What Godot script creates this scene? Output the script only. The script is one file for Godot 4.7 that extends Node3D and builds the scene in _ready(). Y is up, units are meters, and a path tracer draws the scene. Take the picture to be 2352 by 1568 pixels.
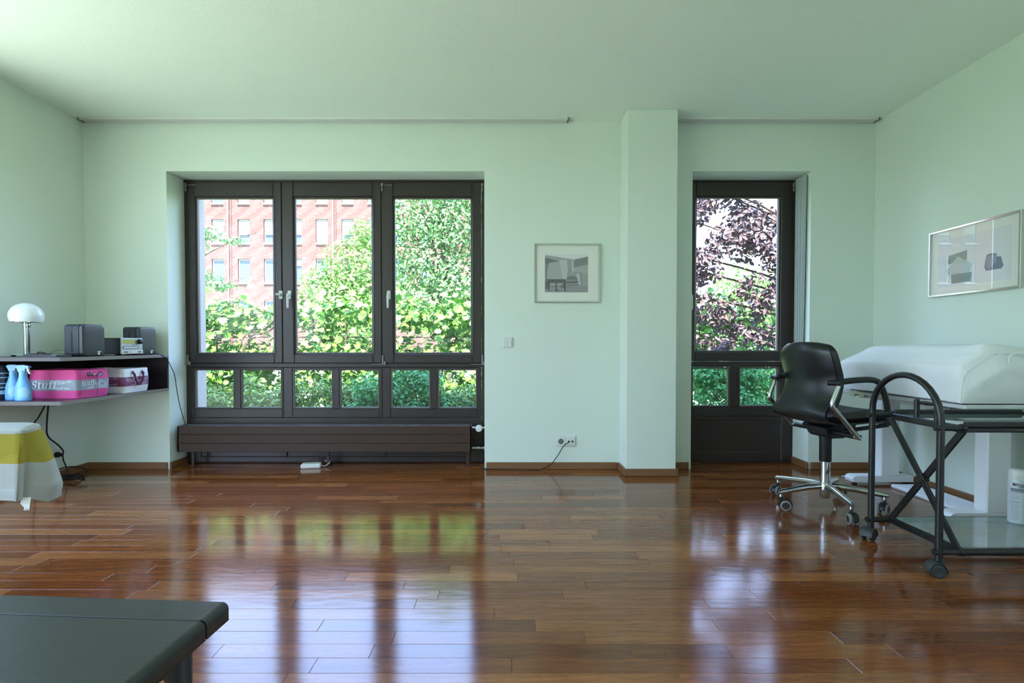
extends Node3D

# A living room with a parquet floor, looking square at its window wall. x right, y up, -z into the picture; the camera stands at x = 0, z = 0.

var M := {}
var rng := RandomNumberGenerator.new()

const WALL := 3.89          # depth of the window wall's inner face
const LEFT := -3.126
const RIGHT := 2.73
const CEIL := 2.575
const REAR := -1.5          # depth of the wall behind the camera
const SIDE0 := -1.3         # the side window in the left wall runs between these depths
const SIDE1 := 2.8
const EAST0 := -1.3         # and the one in the right wall between these
const EAST1 := 0.1
const SIDE_TOP := 2.42
const FRAME := 4.10         # depth of the window frames' inner face


func _ready() -> void:
	rng.seed = 7
	set_camera()
	set_light()
	make_materials()
	build_room()
	build_floor()
	build_windows()
	build_outside()
	build_shelf()
	build_shelf_things()
	build_radiator()
	build_wall_things()
	build_table()
	build_towel()
	build_chair()
	build_desk()
	build_trolley()
	build_cords()


func set_camera() -> void:
	var cam := Camera3D.new()
	cam.name = "camera"
	cam.projection = Camera3D.PROJECTION_FRUSTUM
	cam.near = 0.05
	cam.far = 400.0
	cam.size = cam.near * 1568.0 / 1200.0
	cam.frustum_offset = Vector2(13.0, 31.5) / 1200.0 * cam.near
	cam.position = Vector3(0, 0.93, 0)
	cam.rotation.x = -atan(0.0204)
	add_child(cam)
	cam.current = true


func set_light() -> void:
	var sky_mat := ProceduralSkyMaterial.new()
	sky_mat.sky_top_color = Color(0.58, 0.73, 1.0)
	sky_mat.sky_horizon_color = Color(0.86, 0.93, 1.0)
	sky_mat.sky_curve = 0.25
	sky_mat.ground_bottom_color = Color(0.35, 0.40, 0.30)
	sky_mat.ground_horizon_color = Color(0.45, 0.50, 0.40)
	sky_mat.sun_angle_max = 3.0
	var env := Environment.new()
	env.background_mode = Environment.BG_SKY
	env.sky = Sky.new()
	env.sky.sky_material = sky_mat
	env.background_energy_multiplier = 3.2
	env.tonemap_mode = Environment.TONE_MAPPER_LINEAR
	env.tonemap_exposure = 3.15
	env.sdfgi_enabled = true
	env.ssao_enabled = true
	env.ssil_enabled = true
	var around := WorldEnvironment.new()
	around.name = "environment"
	around.environment = env
	add_child(around)
	var sun := DirectionalLight3D.new()
	sun.name = "sun"
	sun.light_color = Color(1.0, 0.97, 0.92)
	sun.light_energy = 3.5
	sun.light_angular_distance = 0.6
	sun.shadow_enabled = true
	sun.look_at_from_position(Vector3.ZERO, Vector3(0.03, -0.86, -0.50))
	add_child(sun)


# ---------------------------------------------------------------- mesh building

class MB:
	var v := PackedVector3Array()
	var n := PackedVector3Array()
	var uv := PackedVector2Array()
	var col := PackedColorArray()
	var idx := PackedInt32Array()
	var xf := Transform3D.IDENTITY

	func vert(p: Vector3, nn: Vector3, t := Vector2.ZERO) -> int:
		v.append(xf * p)
		n.append((xf.basis * nn).normalized())
		uv.append(t)
		return v.size() - 1

	# a triangle of vertices already added, turned so that its front faces the way of their normals
	func face(a: int, b: int, c: int) -> void:
		var g := (v[c] - v[a]).cross(v[b] - v[a])
		if g.dot(n[a] + n[b] + n[c]) < 0.0:
			idx.append_array([a, c, b])
		else:
			idx.append_array([a, b, c])

	func quad(a: Vector3, b: Vector3, c: Vector3, d: Vector3, hint: Vector3, t0 := Vector2(0, 0), t1 := Vector2(1, 0), t2 := Vector2(1, 1), t3 := Vector2(0, 1)) -> void:
		var nn := (c - a).cross(b - d)
		if nn.dot(hint) < 0.0:
			nn = -nn
		nn = nn.normalized()
		var i := vert(a, nn, t0)
		vert(b, nn, t1)
		vert(c, nn, t2)
		vert(d, nn, t3)
		face(i, i + 1, i + 2)
		face(i, i + 2, i + 3)

	func tri(a: Vector3, b: Vector3, c: Vector3, hint: Vector3) -> void:
		var nn := (b - a).cross(c - a)
		if nn.dot(hint) < 0.0:
			nn = -nn
		nn = nn.normalized()
		var i := vert(a, nn)
		vert(b, nn)
		vert(c, nn)
		face(i, i + 1, i + 2)

	func box(lo: Vector3, hi: Vector3) -> void:
		var c := (lo + hi) / 2.0
		slab(c, hi - lo, 0.0)

	# a box with its edges cut off at b
	func slab(c: Vector3, s: Vector3, b := 0.002) -> void:
		var h := s / 2.0
		b = minf(b, minf(h.x, minf(h.y, h.z)) * 0.9)
		for ax in 3:
			var u := (ax + 1) % 3
			var w := (ax + 2) % 3
			for sg in [-1.0, 1.0]:
				var q := []
				for k in [[-1, -1], [1, -1], [1, 1], [-1, 1]]:
					var p := Vector3.ZERO
					p[ax] = sg * h[ax]
					p[u] = k[0] * (h[u] - b)
					p[w] = k[1] * (h[w] - b)
					q.append(c + p)
				var hint := Vector3.ZERO
				hint[ax] = sg
				quad(q[0], q[1], q[2], q[3], hint)
		if b <= 0.0:
			return
		for ax in 3:
			var u := (ax + 1) % 3
			var w := (ax + 2) % 3
			for su in [-1.0, 1.0]:
				for sw in [-1.0, 1.0]:
					var q := []
					for k in [[-1, 0], [1, 0], [1, 1], [-1, 1]]:
						var p := Vector3.ZERO
						p[ax] = k[0] * (h[ax] - b)
						p[u] = su * (h[u] - (b if k[1] == 0 else 0.0))
						p[w] = sw * (h[w] - (0.0 if k[1] == 0 else b))
						q.append(c + p)
					var hint := Vector3.ZERO
					hint[u] = su
					hint[w] = sw
					quad(q[0], q[1], q[2], q[3], hint)
		for sx in [-1.0, 1.0]:
			for sy in [-1.0, 1.0]:
				for sz in [-1.0, 1.0]:
					var k := Vector3(sx, sy, sz)
					var e := k * h
					tri(c + e - Vector3(0, sy * b, sz * b), c + e - Vector3(sx * b, 0, sz * b), c + e - Vector3(sx * b, sy * b, 0), k)

	# a bar from a to b, w wide across, t thick
	func bar(a: Vector3, b: Vector3, w: float, t: float, up := Vector3.UP, bevel := 0.001) -> void:
		var keep := xf
		var z := (b - a).normalized()
		if absf(z.dot(up)) > 0.98:
			up = Vector3.RIGHT
		var x := up.cross(z).normalized()
		var y := z.cross(x)
		xf = keep * Transform3D(Basis(x, y, z), (a + b) / 2.0)
		slab(Vector3.ZERO, Vector3(w, t, a.distance_to(b)), bevel)
		xf = keep

	# a round tube along pts; r a number or one for each point; sq flattens it across
	func tube(pts: Array, r, sides := 10, closed := false, caps := true, sq := 1.0) -> void:
		var m := pts.size()
		var rings := []
		var up := Vector3.UP
		var t0: Vector3 = (pts[1] - pts[0]).normalized()
		if absf(t0.dot(up)) > 0.9:
			up = Vector3.RIGHT
		var nx := up.cross(t0).normalized()
		for i in m:
			var a: Vector3 = pts[(i - 1 + m) % m] if closed or i > 0 else pts[0]
			var b: Vector3 = pts[(i + 1) % m] if closed or i < m - 1 else pts[m - 1]
			var t := (b - a).normalized()
			nx = (nx - t * nx.dot(t)).normalized()
			var ny := t.cross(nx)
			var rr: float = r[i] if r is Array else r
			var ring := []
			for k in sides:
				var an := TAU * k / sides
				var d := nx * cos(an) * sq + ny * sin(an)
				ring.append(vert(pts[i] + d * rr, (nx * cos(an) / sq + ny * sin(an)).normalized(), Vector2(float(k) / sides, i)))
			rings.append(ring)
		for i in (m if closed else m - 1):
			var p: Array = rings[i]
			var q: Array = rings[(i + 1) % m]
			for k in sides:
				var k2 := (k + 1) % sides
				face(p[k], p[k2], q[k2])
				face(p[k], q[k2], q[k])
		if caps and not closed:
			for e in 2:
				var at: int = 0 if e == 0 else m - 1
				var out: Vector3 = (pts[0] - pts[1]).normalized() if e == 0 else (pts[m - 1] - pts[m - 2]).normalized()
				var c := vert(pts[at], out)
				var ids := []
				for k in sides:
					v.append(v[rings[at][k]])
					n.append((xf.basis * out).normalized())
					uv.append(Vector2.ZERO)
					ids.append(v.size() - 1)
				for k in sides:
					face(c, ids[k], ids[(k + 1) % sides])

	# a profile of (radius, height) turned round y
	func lathe(prof: Array, sides := 24, at := Vector3.ZERO, arc := TAU) -> void:
		var m := prof.size()
		var seg := []
		for i in m - 1:
			var d: Vector2 = prof[i + 1] - prof[i]
			seg.append(Vector2(d.y, -d.x).normalized())
		for i in m - 1:
			var na: Vector2 = seg[i]
			var nb: Vector2 = seg[i]
			if i > 0 and seg[i - 1].dot(seg[i]) > 0.7:
				na = (seg[i - 1] + seg[i]).normalized()
			if i < m - 2 and seg[i + 1].dot(seg[i]) > 0.7:
				nb = (seg[i + 1] + seg[i]).normalized()
			var prev := -1
			for k in sides + 1:
				var an := arc * k / sides
				var d := Vector3(cos(an), 0, sin(an))
				var a := vert(at + d * prof[i].x + Vector3.UP * prof[i].y, d * na.x + Vector3.UP * na.y, Vector2(float(k) / sides, 0))
				vert(at + d * prof[i + 1].x + Vector3.UP * prof[i + 1].y, d * nb.x + Vector3.UP * nb.y, Vector2(float(k) / sides, 1))
				if prev >= 0:
					if prof[i].x > 1e-6:
						face(prev, a, a + 1)
					if prof[i + 1].x > 1e-6:
						face(prev, a + 1, prev + 1)
				prev = a

	# a flat outline in x and y, thickened along z from z0 to z1; round softens the normals of its sides
	func extrude(poly: PackedVector2Array, z0: float, z1: float, smooth := false) -> void:
		var t := Geometry2D.triangulate_polygon(poly)
		for e in 2:
			var z := z0 if e == 0 else z1
			var nn := Vector3(0, 0, signf(z0 - z1) if e == 0 else signf(z1 - z0))
			var base := v.size()
			for p in poly:
				vert(Vector3(p.x, p.y, z), nn, p)
			for i in range(0, t.size(), 3):
				face(base + t[i], base + t[i + 1], base + t[i + 2])
		var area := 0.0
		var m := poly.size()
		for i in m:
			area += poly[i].cross(poly[(i + 1) % m])
		var sg := signf(area)
		var en := []
		for i in m:
			var d := poly[(i + 1) % m] - poly[i]
			en.append(Vector2(d.y, -d.x).normalized() * sg)
		for i in m:
			var j := (i + 1) % m
			var na: Vector2 = en[i]
			var nb: Vector2 = en[i]
			if smooth and en[(i - 1 + m) % m].dot(en[i]) > 0.6:
				na = (en[(i - 1 + m) % m] + en[i]).normalized()
			if smooth and en[j].dot(en[i]) > 0.6:
				nb = (en[j] + en[i]).normalized()
			var a := vert(Vector3(poly[i].x, poly[i].y, z0), Vector3(na.x, na.y, 0))
			vert(Vector3(poly[j].x, poly[j].y, z0), Vector3(nb.x, nb.y, 0))
			vert(Vector3(poly[j].x, poly[j].y, z1), Vector3(nb.x, nb.y, 0))
			vert(Vector3(poly[i].x, poly[i].y, z1), Vector3(na.x, na.y, 0))
			face(a, a + 1, a + 2)
			face(a, a + 2, a + 3)

	# a smooth surface through rows of points; th gives it a back at that distance and a rim
	func sheet(rows: Array, th := 0.0, flip := false) -> void:
		var R := rows.size()
		var C: int = rows[0].size()
		var nr := []
		for i in R:
			var line := []
			for j in C:
				var du: Vector3 = rows[i][mini(j + 1, C - 1)] - rows[i][maxi(j - 1, 0)]
				var dv: Vector3 = rows[mini(i + 1, R - 1)][j] - rows[maxi(i - 1, 0)][j]
				var q := du.cross(dv).normalized()
				line.append(-q if flip else q)
			nr.append(line)
		var top := v.size()
		for i in R:
			for j in C:
				vert(rows[i][j], nr[i][j], Vector2(float(j) / (C - 1), float(i) / (R - 1)))
		for i in R - 1:
			for j in C - 1:
				var a := top + i * C + j
				face(a, a + 1, a + C + 1)
				face(a, a + C + 1, a + C)
		if th == 0.0:
			return
		var low := v.size()
		for i in R:
			for j in C:
				vert(rows[i][j] - nr[i][j] * th, -nr[i][j], Vector2(float(j) / (C - 1), float(i) / (R - 1)))
		for i in R - 1:
			for j in C - 1:
				var a := low + i * C + j
				face(a, a + 1, a + C + 1)
				face(a, a + C + 1, a + C)
		var edge := []
		for j in C:
			edge.append([0, j])
		for i in range(1, R):
			edge.append([i, C - 1])
		for j in range(C - 2, -1, -1):
			edge.append([R - 1, j])
		for i in range(R - 2, 0, -1):
			edge.append([i, 0])
		var mid: Vector3 = rows[R / 2][C / 2]
		for k in edge.size():
			var e: Array = edge[k]
			var g: Array = edge[(k + 1) % edge.size()]
			var p: Vector3 = rows[e[0]][e[1]]
			var q: Vector3 = rows[g[0]][g[1]]
			quad(p, q, q - nr[g[0]][g[1]] * th, p - nr[e[0]][e[1]] * th, (p + q) / 2.0 - mid)

	func mesh() -> ArrayMesh:
		var a := []
		a.resize(Mesh.ARRAY_MAX)
		a[Mesh.ARRAY_VERTEX] = v
		a[Mesh.ARRAY_NORMAL] = n
		a[Mesh.ARRAY_TEX_UV] = uv
		if col.size() == v.size() and col.size():
			a[Mesh.ARRAY_COLOR] = col
		a[Mesh.ARRAY_INDEX] = idx
		var m := ArrayMesh.new()
		m.add_surface_from_arrays(Mesh.PRIMITIVE_TRIANGLES, a)
		return m


func D(x: float, y: float, depth: float) -> Vector3:
	return Vector3(x, y, -depth)


func smooth_path(pts: Array, steps := 6, closed := false) -> Array:
	var out := []
	var m := pts.size()
	for i in (m if closed else m - 1):
		var p0: Vector3 = pts[(i - 1 + m) % m] if closed or i > 0 else pts[0]
		var p1: Vector3 = pts[i]
		var p2: Vector3 = pts[(i + 1) % m]
		var p3: Vector3 = pts[(i + 2) % m] if closed or i < m - 2 else pts[m - 1]
		for k in steps:
			var t := float(k) / steps
			out.append(p1.cubic_interpolate(p2, p0, p3, t))
	if not closed:
		out.append(pts[m - 1])
	return out


func round_rect(w: float, h: float, r: float, steps := 5) -> PackedVector2Array:
	var p := PackedVector2Array()
	for q in 4:
		var c := Vector2((w / 2 - r) * (1 if q in [0, 3] else -1), (h / 2 - r) * (1 if q < 2 else -1))
		for k in steps + 1:
			var a := PI / 2 * (q + float(k) / steps)
			p.append(c + Vector2(cos(a), sin(a)) * r)
	return p


# ---------------------------------------------------------------- nodes

var taken := {}

func numbered(called: String) -> String:
	var k: int = taken.get(called, 0)
	taken[called] = k + 1
	return called if k == 0 else "%s_%03d" % [called, k]


func tag(o: Node3D, label: String, category: String, group := "") -> void:
	o.set_meta("label", label)
	o.set_meta("category", category)
	if group:
		o.set_meta("group", group)


func thing(called: String, label: String, category: String, at := Vector3.ZERO, turn := 0.0, group := "") -> Node3D:
	var o := Node3D.new()
	o.name = numbered(called)
	add_child(o, true)
	o.position = at
	o.rotation.y = turn
	tag(o, label, category, group)
	return o


func setting(called: String, at := Vector3.ZERO) -> Node3D:
	var o := Node3D.new()
	o.name = called
	add_child(o, true)
	o.position = at
	o.set_meta("kind", "structure")
	return o


func part(parent: Node3D, called: String, mb, mat: Material, at := Transform3D.IDENTITY, label := "") -> MeshInstance3D:
	var o := MeshInstance3D.new()
	o.name = called
	o.mesh = mb.mesh() if mb is MB else mb
	o.material_override = mat
	parent.add_child(o, true)
	o.transform = at
	if label:
		o.set_meta("label", label)
	return o


func solo(called: String, label: String, category: String, mb, mat: Material, at := Vector3.ZERO, group := "") -> MeshInstance3D:
	var o := MeshInstance3D.new()
	o.name = numbered(called)
	o.mesh = mb.mesh() if mb is MB else mb
	o.material_override = mat
	add_child(o, true)
	o.position = at
	tag(o, label, category, group)
	return o


func structure(called: String, mb, mat: Material) -> MeshInstance3D:
	var o := MeshInstance3D.new()
	o.name = called
	o.mesh = mb.mesh() if mb is MB else mb
	o.material_override = mat
	add_child(o, true)
	o.set_meta("kind", "structure")
	return o


func move(x: float, y: float, depth: float, turn := 0.0) -> Transform3D:
	return Transform3D(Basis(Vector3.UP, turn), D(x, y, depth))


# lettering laid flat on x and y, or bent round a cylinder of radius bend
func lettering(words: String, height: float, depth := 0.0006, bend := 0.0, slant := 0.0, serif := true, bold := true) -> MB:
	var f := SystemFont.new()
	f.font_names = PackedStringArray(["Droid Serif" if serif else "Droid Sans"])
	f.font_weight = 700 if bold else 400
	var t := TextMesh.new()
	t.font = f
	t.text = words
	t.font_size = 32
	t.pixel_size = height / 24.0
	t.depth = depth
	t.curve_step = 2.0
	var mb := MB.new()
	var a := t.get_mesh_arrays()
	var pv: PackedVector3Array = a[Mesh.ARRAY_VERTEX]
	var pn: PackedVector3Array = a[Mesh.ARRAY_NORMAL]
	var ix: PackedInt32Array = a[Mesh.ARRAY_INDEX]
	for i in pv.size():
		var p := pv[i]
		var q := pn[i]
		p.x += p.y * slant
		if bend > 0.0:
			var an := p.x / bend
			p = Vector3(sin(an) * (bend + p.z), p.y, cos(an) * (bend + p.z))
			q = Basis(Vector3.UP, an) * q
		mb.vert(p, q)
	mb.idx = ix
	return mb


# ---------------------------------------------------------------- materials

func mat(called: String, c: Color, rough := 0.6, metal := 0.0, spec := 0.5) -> StandardMaterial3D:
	var m := StandardMaterial3D.new()
	m.resource_name = called
	m.albedo_color = c
	m.roughness = rough
	m.metallic = metal
	m.metallic_specular = spec
	M[called] = m
	return m


func noise_image(w: int, h: int, paint: Callable) -> ImageTexture:
	var im := Image.create(w, h, false, Image.FORMAT_RGB8)
	for y in h:
		for x in w:
			im.set_pixel(x, y, paint.call(x, y))
	return ImageTexture.create_from_image(im)


func relief(m: StandardMaterial3D, freq: float, depth_cm: float, tile: float, seed_ := 1, octaves := 3) -> void:
	var nz := FastNoiseLite.new()
	nz.seed = seed_
	nz.noise_type = FastNoiseLite.TYPE_SIMPLEX_SMOOTH
	nz.frequency = freq
	nz.fractal_octaves = octaves
	var t := NoiseTexture2D.new()
	t.width = 512
	t.height = 512
	t.seamless = true
	t.noise = nz
	m.heightmap_enabled = true
	m.heightmap_texture = t
	m.heightmap_scale = depth_cm
	m.uv1_triplanar = true
	m.uv1_world_triplanar = true
	m.uv1_scale = Vector3.ONE / tile


func make_materials() -> void:
	relief(mat("wall_paint", Color(0.865, 0.905, 0.855), 0.9, 0.0, 0.3), 0.06, 0.05, 0.6)
	relief(mat("ceiling_paint", Color(0.945, 0.98, 0.93), 0.95, 0.0, 0.3), 0.06, 0.06, 0.6, 5)
	mat("frame_brown", Color(0.20, 0.165, 0.15), 0.42)
	mat("panel_brown", Color(0.19, 0.145, 0.13), 0.45)
	mat("gasket", Color(0.06, 0.06, 0.06), 0.7)
	mat("glazing_bead", Color(0.36, 0.33, 0.31), 0.5)
	mat("hardware_white", Color(0.80, 0.80, 0.76), 0.35)
	mat("hinge_grey", Color(0.50, 0.49, 0.46), 0.4)
	mat("white_plastic", Color(0.86, 0.87, 0.84), 0.4)
	mat("plastic_shadow_gap", Color(0.45, 0.46, 0.44), 0.6)
	mat("black_plastic", Color(0.045, 0.05, 0.055), 0.45)
	mat("black_rubber", Color(0.03, 0.03, 0.03), 0.7)
	mat("chrome", Color(0.80, 0.81, 0.82), 0.08, 1.0)
	mat("brushed_metal", Color(0.72, 0.73, 0.74), 0.28, 1.0)
	mat("silver_frame", Color(0.80, 0.80, 0.78), 0.22, 1.0)
	mat("oak_trim", Color(0.50, 0.345, 0.215), 0.5)
	# coated panes reflect little; the picture glass is plain
	var glass := mat("glass", Color(1, 1, 1, 0.03), 0.0, 0.0, 0.28)
	glass.transparency = BaseMaterial3D.TRANSPARENCY_ALPHA
	var plain := mat("picture_glass", Color(1, 1, 1, 0.04), 0.0)
	plain.transparency = BaseMaterial3D.TRANSPARENCY_ALPHA
	var tinted := mat("shelf_glass", Color(0.75, 0.90, 0.88, 0.16), 0.02)
	tinted.transparency = BaseMaterial3D.TRANSPARENCY_ALPHA


# ---------------------------------------------------------------- the room

func build_room() -> void:
	var T := 0.25
	var mb := MB.new()
	# the left wall has a wide garden window beside the camera, outside the picture
	for p in [[4.2, SIDE1], [SIDE0, REAR - T]]:
		mb.box(D(LEFT - T, -0.3, p[0]), D(LEFT, CEIL + 0.3, p[1]))
	mb.box(D(LEFT - T, SIDE_TOP, SIDE1), D(LEFT, CEIL + 0.3, SIDE0))
	mb.box(D(LEFT - T, -0.3, SIDE1), D(LEFT, 0.0, SIDE0))
	structure("wall_left", mb, M.wall_paint)
	mb = MB.new()
	for p in [[4.2, EAST1], [EAST0, REAR - T]]:
		mb.box(D(RIGHT, -0.3, p[0]), D(RIGHT + T, CEIL + 0.3, p[1]))
	mb.box(D(RIGHT, SIDE_TOP, EAST1), D(RIGHT + T, CEIL + 0.3, EAST0))
	mb.box(D(RIGHT, -0.3, EAST1), D(RIGHT + T, 0.0, EAST0))
	structure("wall_right", mb, M.wall_paint)
	# the window wall: three piers and two lintels
	mb = MB.new()
	for p in [[LEFT, -2.515], [-0.163, 1.378], [2.255, RIGHT]]:
		mb.box(D(p[0], -0.02, 4.2), D(p[1], CEIL, WALL))
	for p in [[-2.515, -0.163], [1.378, 2.255]]:
		mb.box(D(p[0], 2.211, 4.2), D(p[1], CEIL, WALL))
	var back := structure("wall_back", mb, M.wall_paint)
	mb = MB.new()
	mb.slab(D(1.024, CEIL / 2, 3.79), Vector3(0.354, CEIL, 0.21), 0.004)
	part(back, "column", mb, M.wall_paint, Transform3D.IDENTITY, "white square column standing against the window wall")
	# outer brick leaf
	relief(mat("pale_brick", Color(0.74, 0.70, 0.66), 0.9), 0.05, 0.3, 0.5, 9)
	mb = MB.new()
	for p in [[LEFT - 1.5, -2.505], [-0.173, 1.388], [2.245, RIGHT + 1.5]]:
		mb.box(D(p[0], -0.3, 4.36), D(p[1], CEIL + 0.3, 4.2))
	for p in [[-2.505, -0.173], [1.388, 2.245]]:
		mb.box(D(p[0], 2.221, 4.36), D(p[1], CEIL + 0.3, 4.2))
		mb.box(D(p[0], -0.3, 4.36), D(p[1], -0.03, 4.2))
	structure("wall_outer", mb, M.pale_brick)
	mb = MB.new()
	var rz := REAR - T
	mb.box(D(LEFT, -0.02, REAR), D(RIGHT, CEIL, rz))
	structure("wall_rear", mb, M.wall_paint)
	mb = MB.new()
	mb.box(D(LEFT - T, CEIL, 4.2), D(RIGHT + T, CEIL + 0.3, rz))
	structure("ceiling", mb, M.ceiling_paint)
	# skirting
	skirt("baseboard_back", [[LEFT, -2.53, WALL, 0], [-0.15, 0.83, WALL, 0], [1.215, 1.36, WALL, 0], [2.27, RIGHT, WALL, 0]])
	mb = MB.new()
	mb.slab(D(LEFT + 0.008, 0.026, (WALL + SIDE1) / 2), Vector3(0.016, 0.052, WALL - SIDE1), 0.004)
	mb.slab(D(LEFT + 0.008, 0.026, (SIDE0 + REAR) / 2), Vector3(0.016, 0.052, SIDE0 - REAR), 0.004)
	structure("baseboard_left", mb, M.oak_trim)
	mb = MB.new()
	mb.slab(D(RIGHT - 0.008, 0.026, (WALL + EAST1) / 2), Vector3(0.016, 0.052, WALL - EAST1), 0.004)
	mb.slab(D(RIGHT - 0.008, 0.026, (EAST0 + REAR) / 2), Vector3(0.016, 0.052, EAST0 - REAR), 0.004)
	structure("baseboard_right", mb, M.oak_trim)
	mb = MB.new()
	mb.slab(D(1.024, 0.026, 3.677), Vector3(0.386, 0.052, 0.016), 0.004)
	mb.slab(D(0.839, 0.026, 3.777), Vector3(0.016, 0.052, 0.216), 0.004)
	mb.slab(D(1.209, 0.026, 3.777), Vector3(0.016, 0.052, 0.216), 0.004)
	structure("baseboard_column", mb, M.oak_trim)
	mb = MB.new()
	for x in [-2.507, 2.247]:
		mb.slab(D(x, 0.026, 3.985), Vector3(0.016, 0.052, 0.21), 0.004)
	structure("baseboard_reveal", mb, M.oak_trim)
	# curtain tracks screwed to the ceiling
	for r in [[-3.10, 0.45], [1.225, 2.70]]:
		mb = MB.new()
		var mid: float = (r[0] + r[1]) / 2
		var len_: float = r[1] - r[0]
		mb.slab(D(mid, CEIL - 0.003, 3.845), Vector3(len_, 0.006, 0.06), 0.001)
		for dz in [-0.027, -0.012, 0.012, 0.027]:
			mb.slab(D(mid, CEIL - 0.010, 3.845 + dz), Vector3(len_, 0.012, 0.006), 0.001)
		var t := thing("curtain_track", "long white double curtain track on the ceiling above the wide window" if r[0] < 0 else "short white double curtain track on the ceiling right of the column", "curtain track", Vector3.ZERO, 0.0, "ceiling curtain tracks")
		part(t, "track", mb, M.white_plastic)
		for s in 2:
			mb = MB.new()
			mb.slab(D(r[s], CEIL - 0.009, 3.845), Vector3(0.012, 0.018, 0.064), 0.002)
			part(t, "end_cap", mb, M.plastic_shadow_gap)


func skirt(called: String, runs: Array) -> void:
	var mb := MB.new()
	for r in runs:
		mb.slab(D((r[0] + r[1]) / 2, 0.026, r[2] - 0.008), Vector3(r[1] - r[0], 0.052, 0.016), 0.004)
	structure(called, mb, M.oak_trim)


# ---------------------------------------------------------------- parquet

func build_floor() -> void:
	# one grain picture: fibres along u, a slow figure across
	var a := FastNoiseLite.new()
	a.seed = 3
	a.frequency = 1.0
	a.fractal_octaves = 3
	var grain := noise_image(1024, 256, func(x, y):
		var wob := a.get_noise_2d(x * 0.004, y * 0.012) * 14.0
		var fib := a.get_noise_2d(x * 0.012, (y + wob) * 0.35)
		var fine := a.get_noise_2d(x * 0.05 + 90.0, y * 1.1)
		var slow := a.get_noise_2d(x * 0.003 + 40.0, (y + wob) * 0.05)
		var k := clampf(0.84 + 0.13 * fib + 0.08 * fine + 0.12 * slow, 0.3, 1.0)
		return Color(k, k * (0.97 + 0.03 * slow), k * 0.95))
	var nz := FastNoiseLite.new()
	nz.seed = 21
	nz.frequency = 0.012
	nz.fractal_octaves = 2
	var wave := NoiseTexture2D.new()
	wave.width = 512
	wave.height = 512
	wave.seamless = true
	wave.noise = nz
	var tones := [Color(0.62, 0.38, 0.20), Color(0.55, 0.32, 0.165), Color(0.59, 0.34, 0.17), Color(0.48, 0.27, 0.14), Color(0.68, 0.435, 0.24), Color(0.53, 0.29, 0.14)]
	var woods := []
	for i in tones.size():
		var m := mat("parquet_%d" % i, tones[i], 0.12, 0.0, 0.6)
		m.albedo_texture = grain
		m.heightmap_enabled = true
		m.heightmap_texture = wave
		m.heightmap_scale = 0.012
		woods.append(m)
	mat("parquet_gap", Color(0.10, 0.06, 0.04), 0.8)
	var mb := MB.new()
	mb.box(D(LEFT, -0.3, 4.2), D(RIGHT, -0.012, REAR))
	var floor_ := structure("floor", mb, M.parquet_gap)
	var W := 0.0722
	var fields := []
	for i in woods.size():
		fields.append(MB.new())
	var row := 0
	var z := REAR
	var count := 0
	while z < 4.16:
		var x := LEFT - rng.randf() * 0.6
		while x < RIGHT:
			var l := rng.randf_range(0.42, 1.15)
			var x0 := maxf(x, LEFT)
			var x1 := minf(x + l, RIGHT)
			x += l
			if x1 - x0 < 0.01:
				continue
			var kind := [0, 0, 1, 2, 2, 3, 4, 5, 5, 1][rng.randi() % 10] as int
			var u0 := Vector2(rng.randf() * 7.0, rng.randf() * 7.0)
			var zc := z + W / 2
			var near_one: bool = z > 1.35 and z < 3.15 and x1 > -z * 1.0 and x0 < z * 1.02 and count < 300
			var pm: MB = MB.new() if near_one else fields[kind]
			plank(pm, x0, x1, zc, W, u0, rng.randf_range(-0.0002, 0.0002))
			if near_one:
				part(floor_, "plank", pm, woods[kind])
				count += 1
		z += W
		row += 1
	for i in woods.size():
		var o := part(floor_, "planks", fields[i], woods[i])
		o.set_meta("kind", "stuff")


func plank(mb: MB, x0: float, x1: float, zc: float, w: float, u0: Vector2, dy: float) -> void:
	var g := 0.00025
	var b := 0.0007
	var ax := x0 + g
	var bx := x1 - g
	var az := zc - w / 2 + g
	var bz := zc + w / 2 - g
	var top := [D(ax + b, dy, az + b), D(bx - b, dy, az + b), D(bx - b, dy, bz - b), D(ax + b, dy, bz - b)]
	var mid := [D(ax, dy - b, az), D(bx, dy - b, az), D(bx, dy - b, bz), D(ax, dy - b, bz)]
	var low := [D(ax, -0.012, az), D(bx, -0.012, az), D(bx, -0.012, bz), D(ax, -0.012, bz)]
	var c := D((ax + bx) / 2, -0.05, zc)
	var uvs := []
	for p in top:
		uvs.append(u0 + Vector2(p.x * 0.8, -p.z * 3.2))
	mb.quad(top[0], top[1], top[2], top[3], Vector3.UP, uvs[0], uvs[1], uvs[2], uvs[3])
	for k in 4:
		var j := (k + 1) % 4
		var side: Vector3 = (top[k] + top[j]) / 2 - c
		side.y = 0
		mb.quad(top[k], top[j], mid[j], mid[k], side.normalized() + Vector3.UP, uvs[k], uvs[j], uvs[j], uvs[k])
		mb.quad(mid[k], mid[j], low[j], low[k], side, uvs[k], uvs[j], uvs[j], uvs[k])


# ---------------------------------------------------------------- windows

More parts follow.
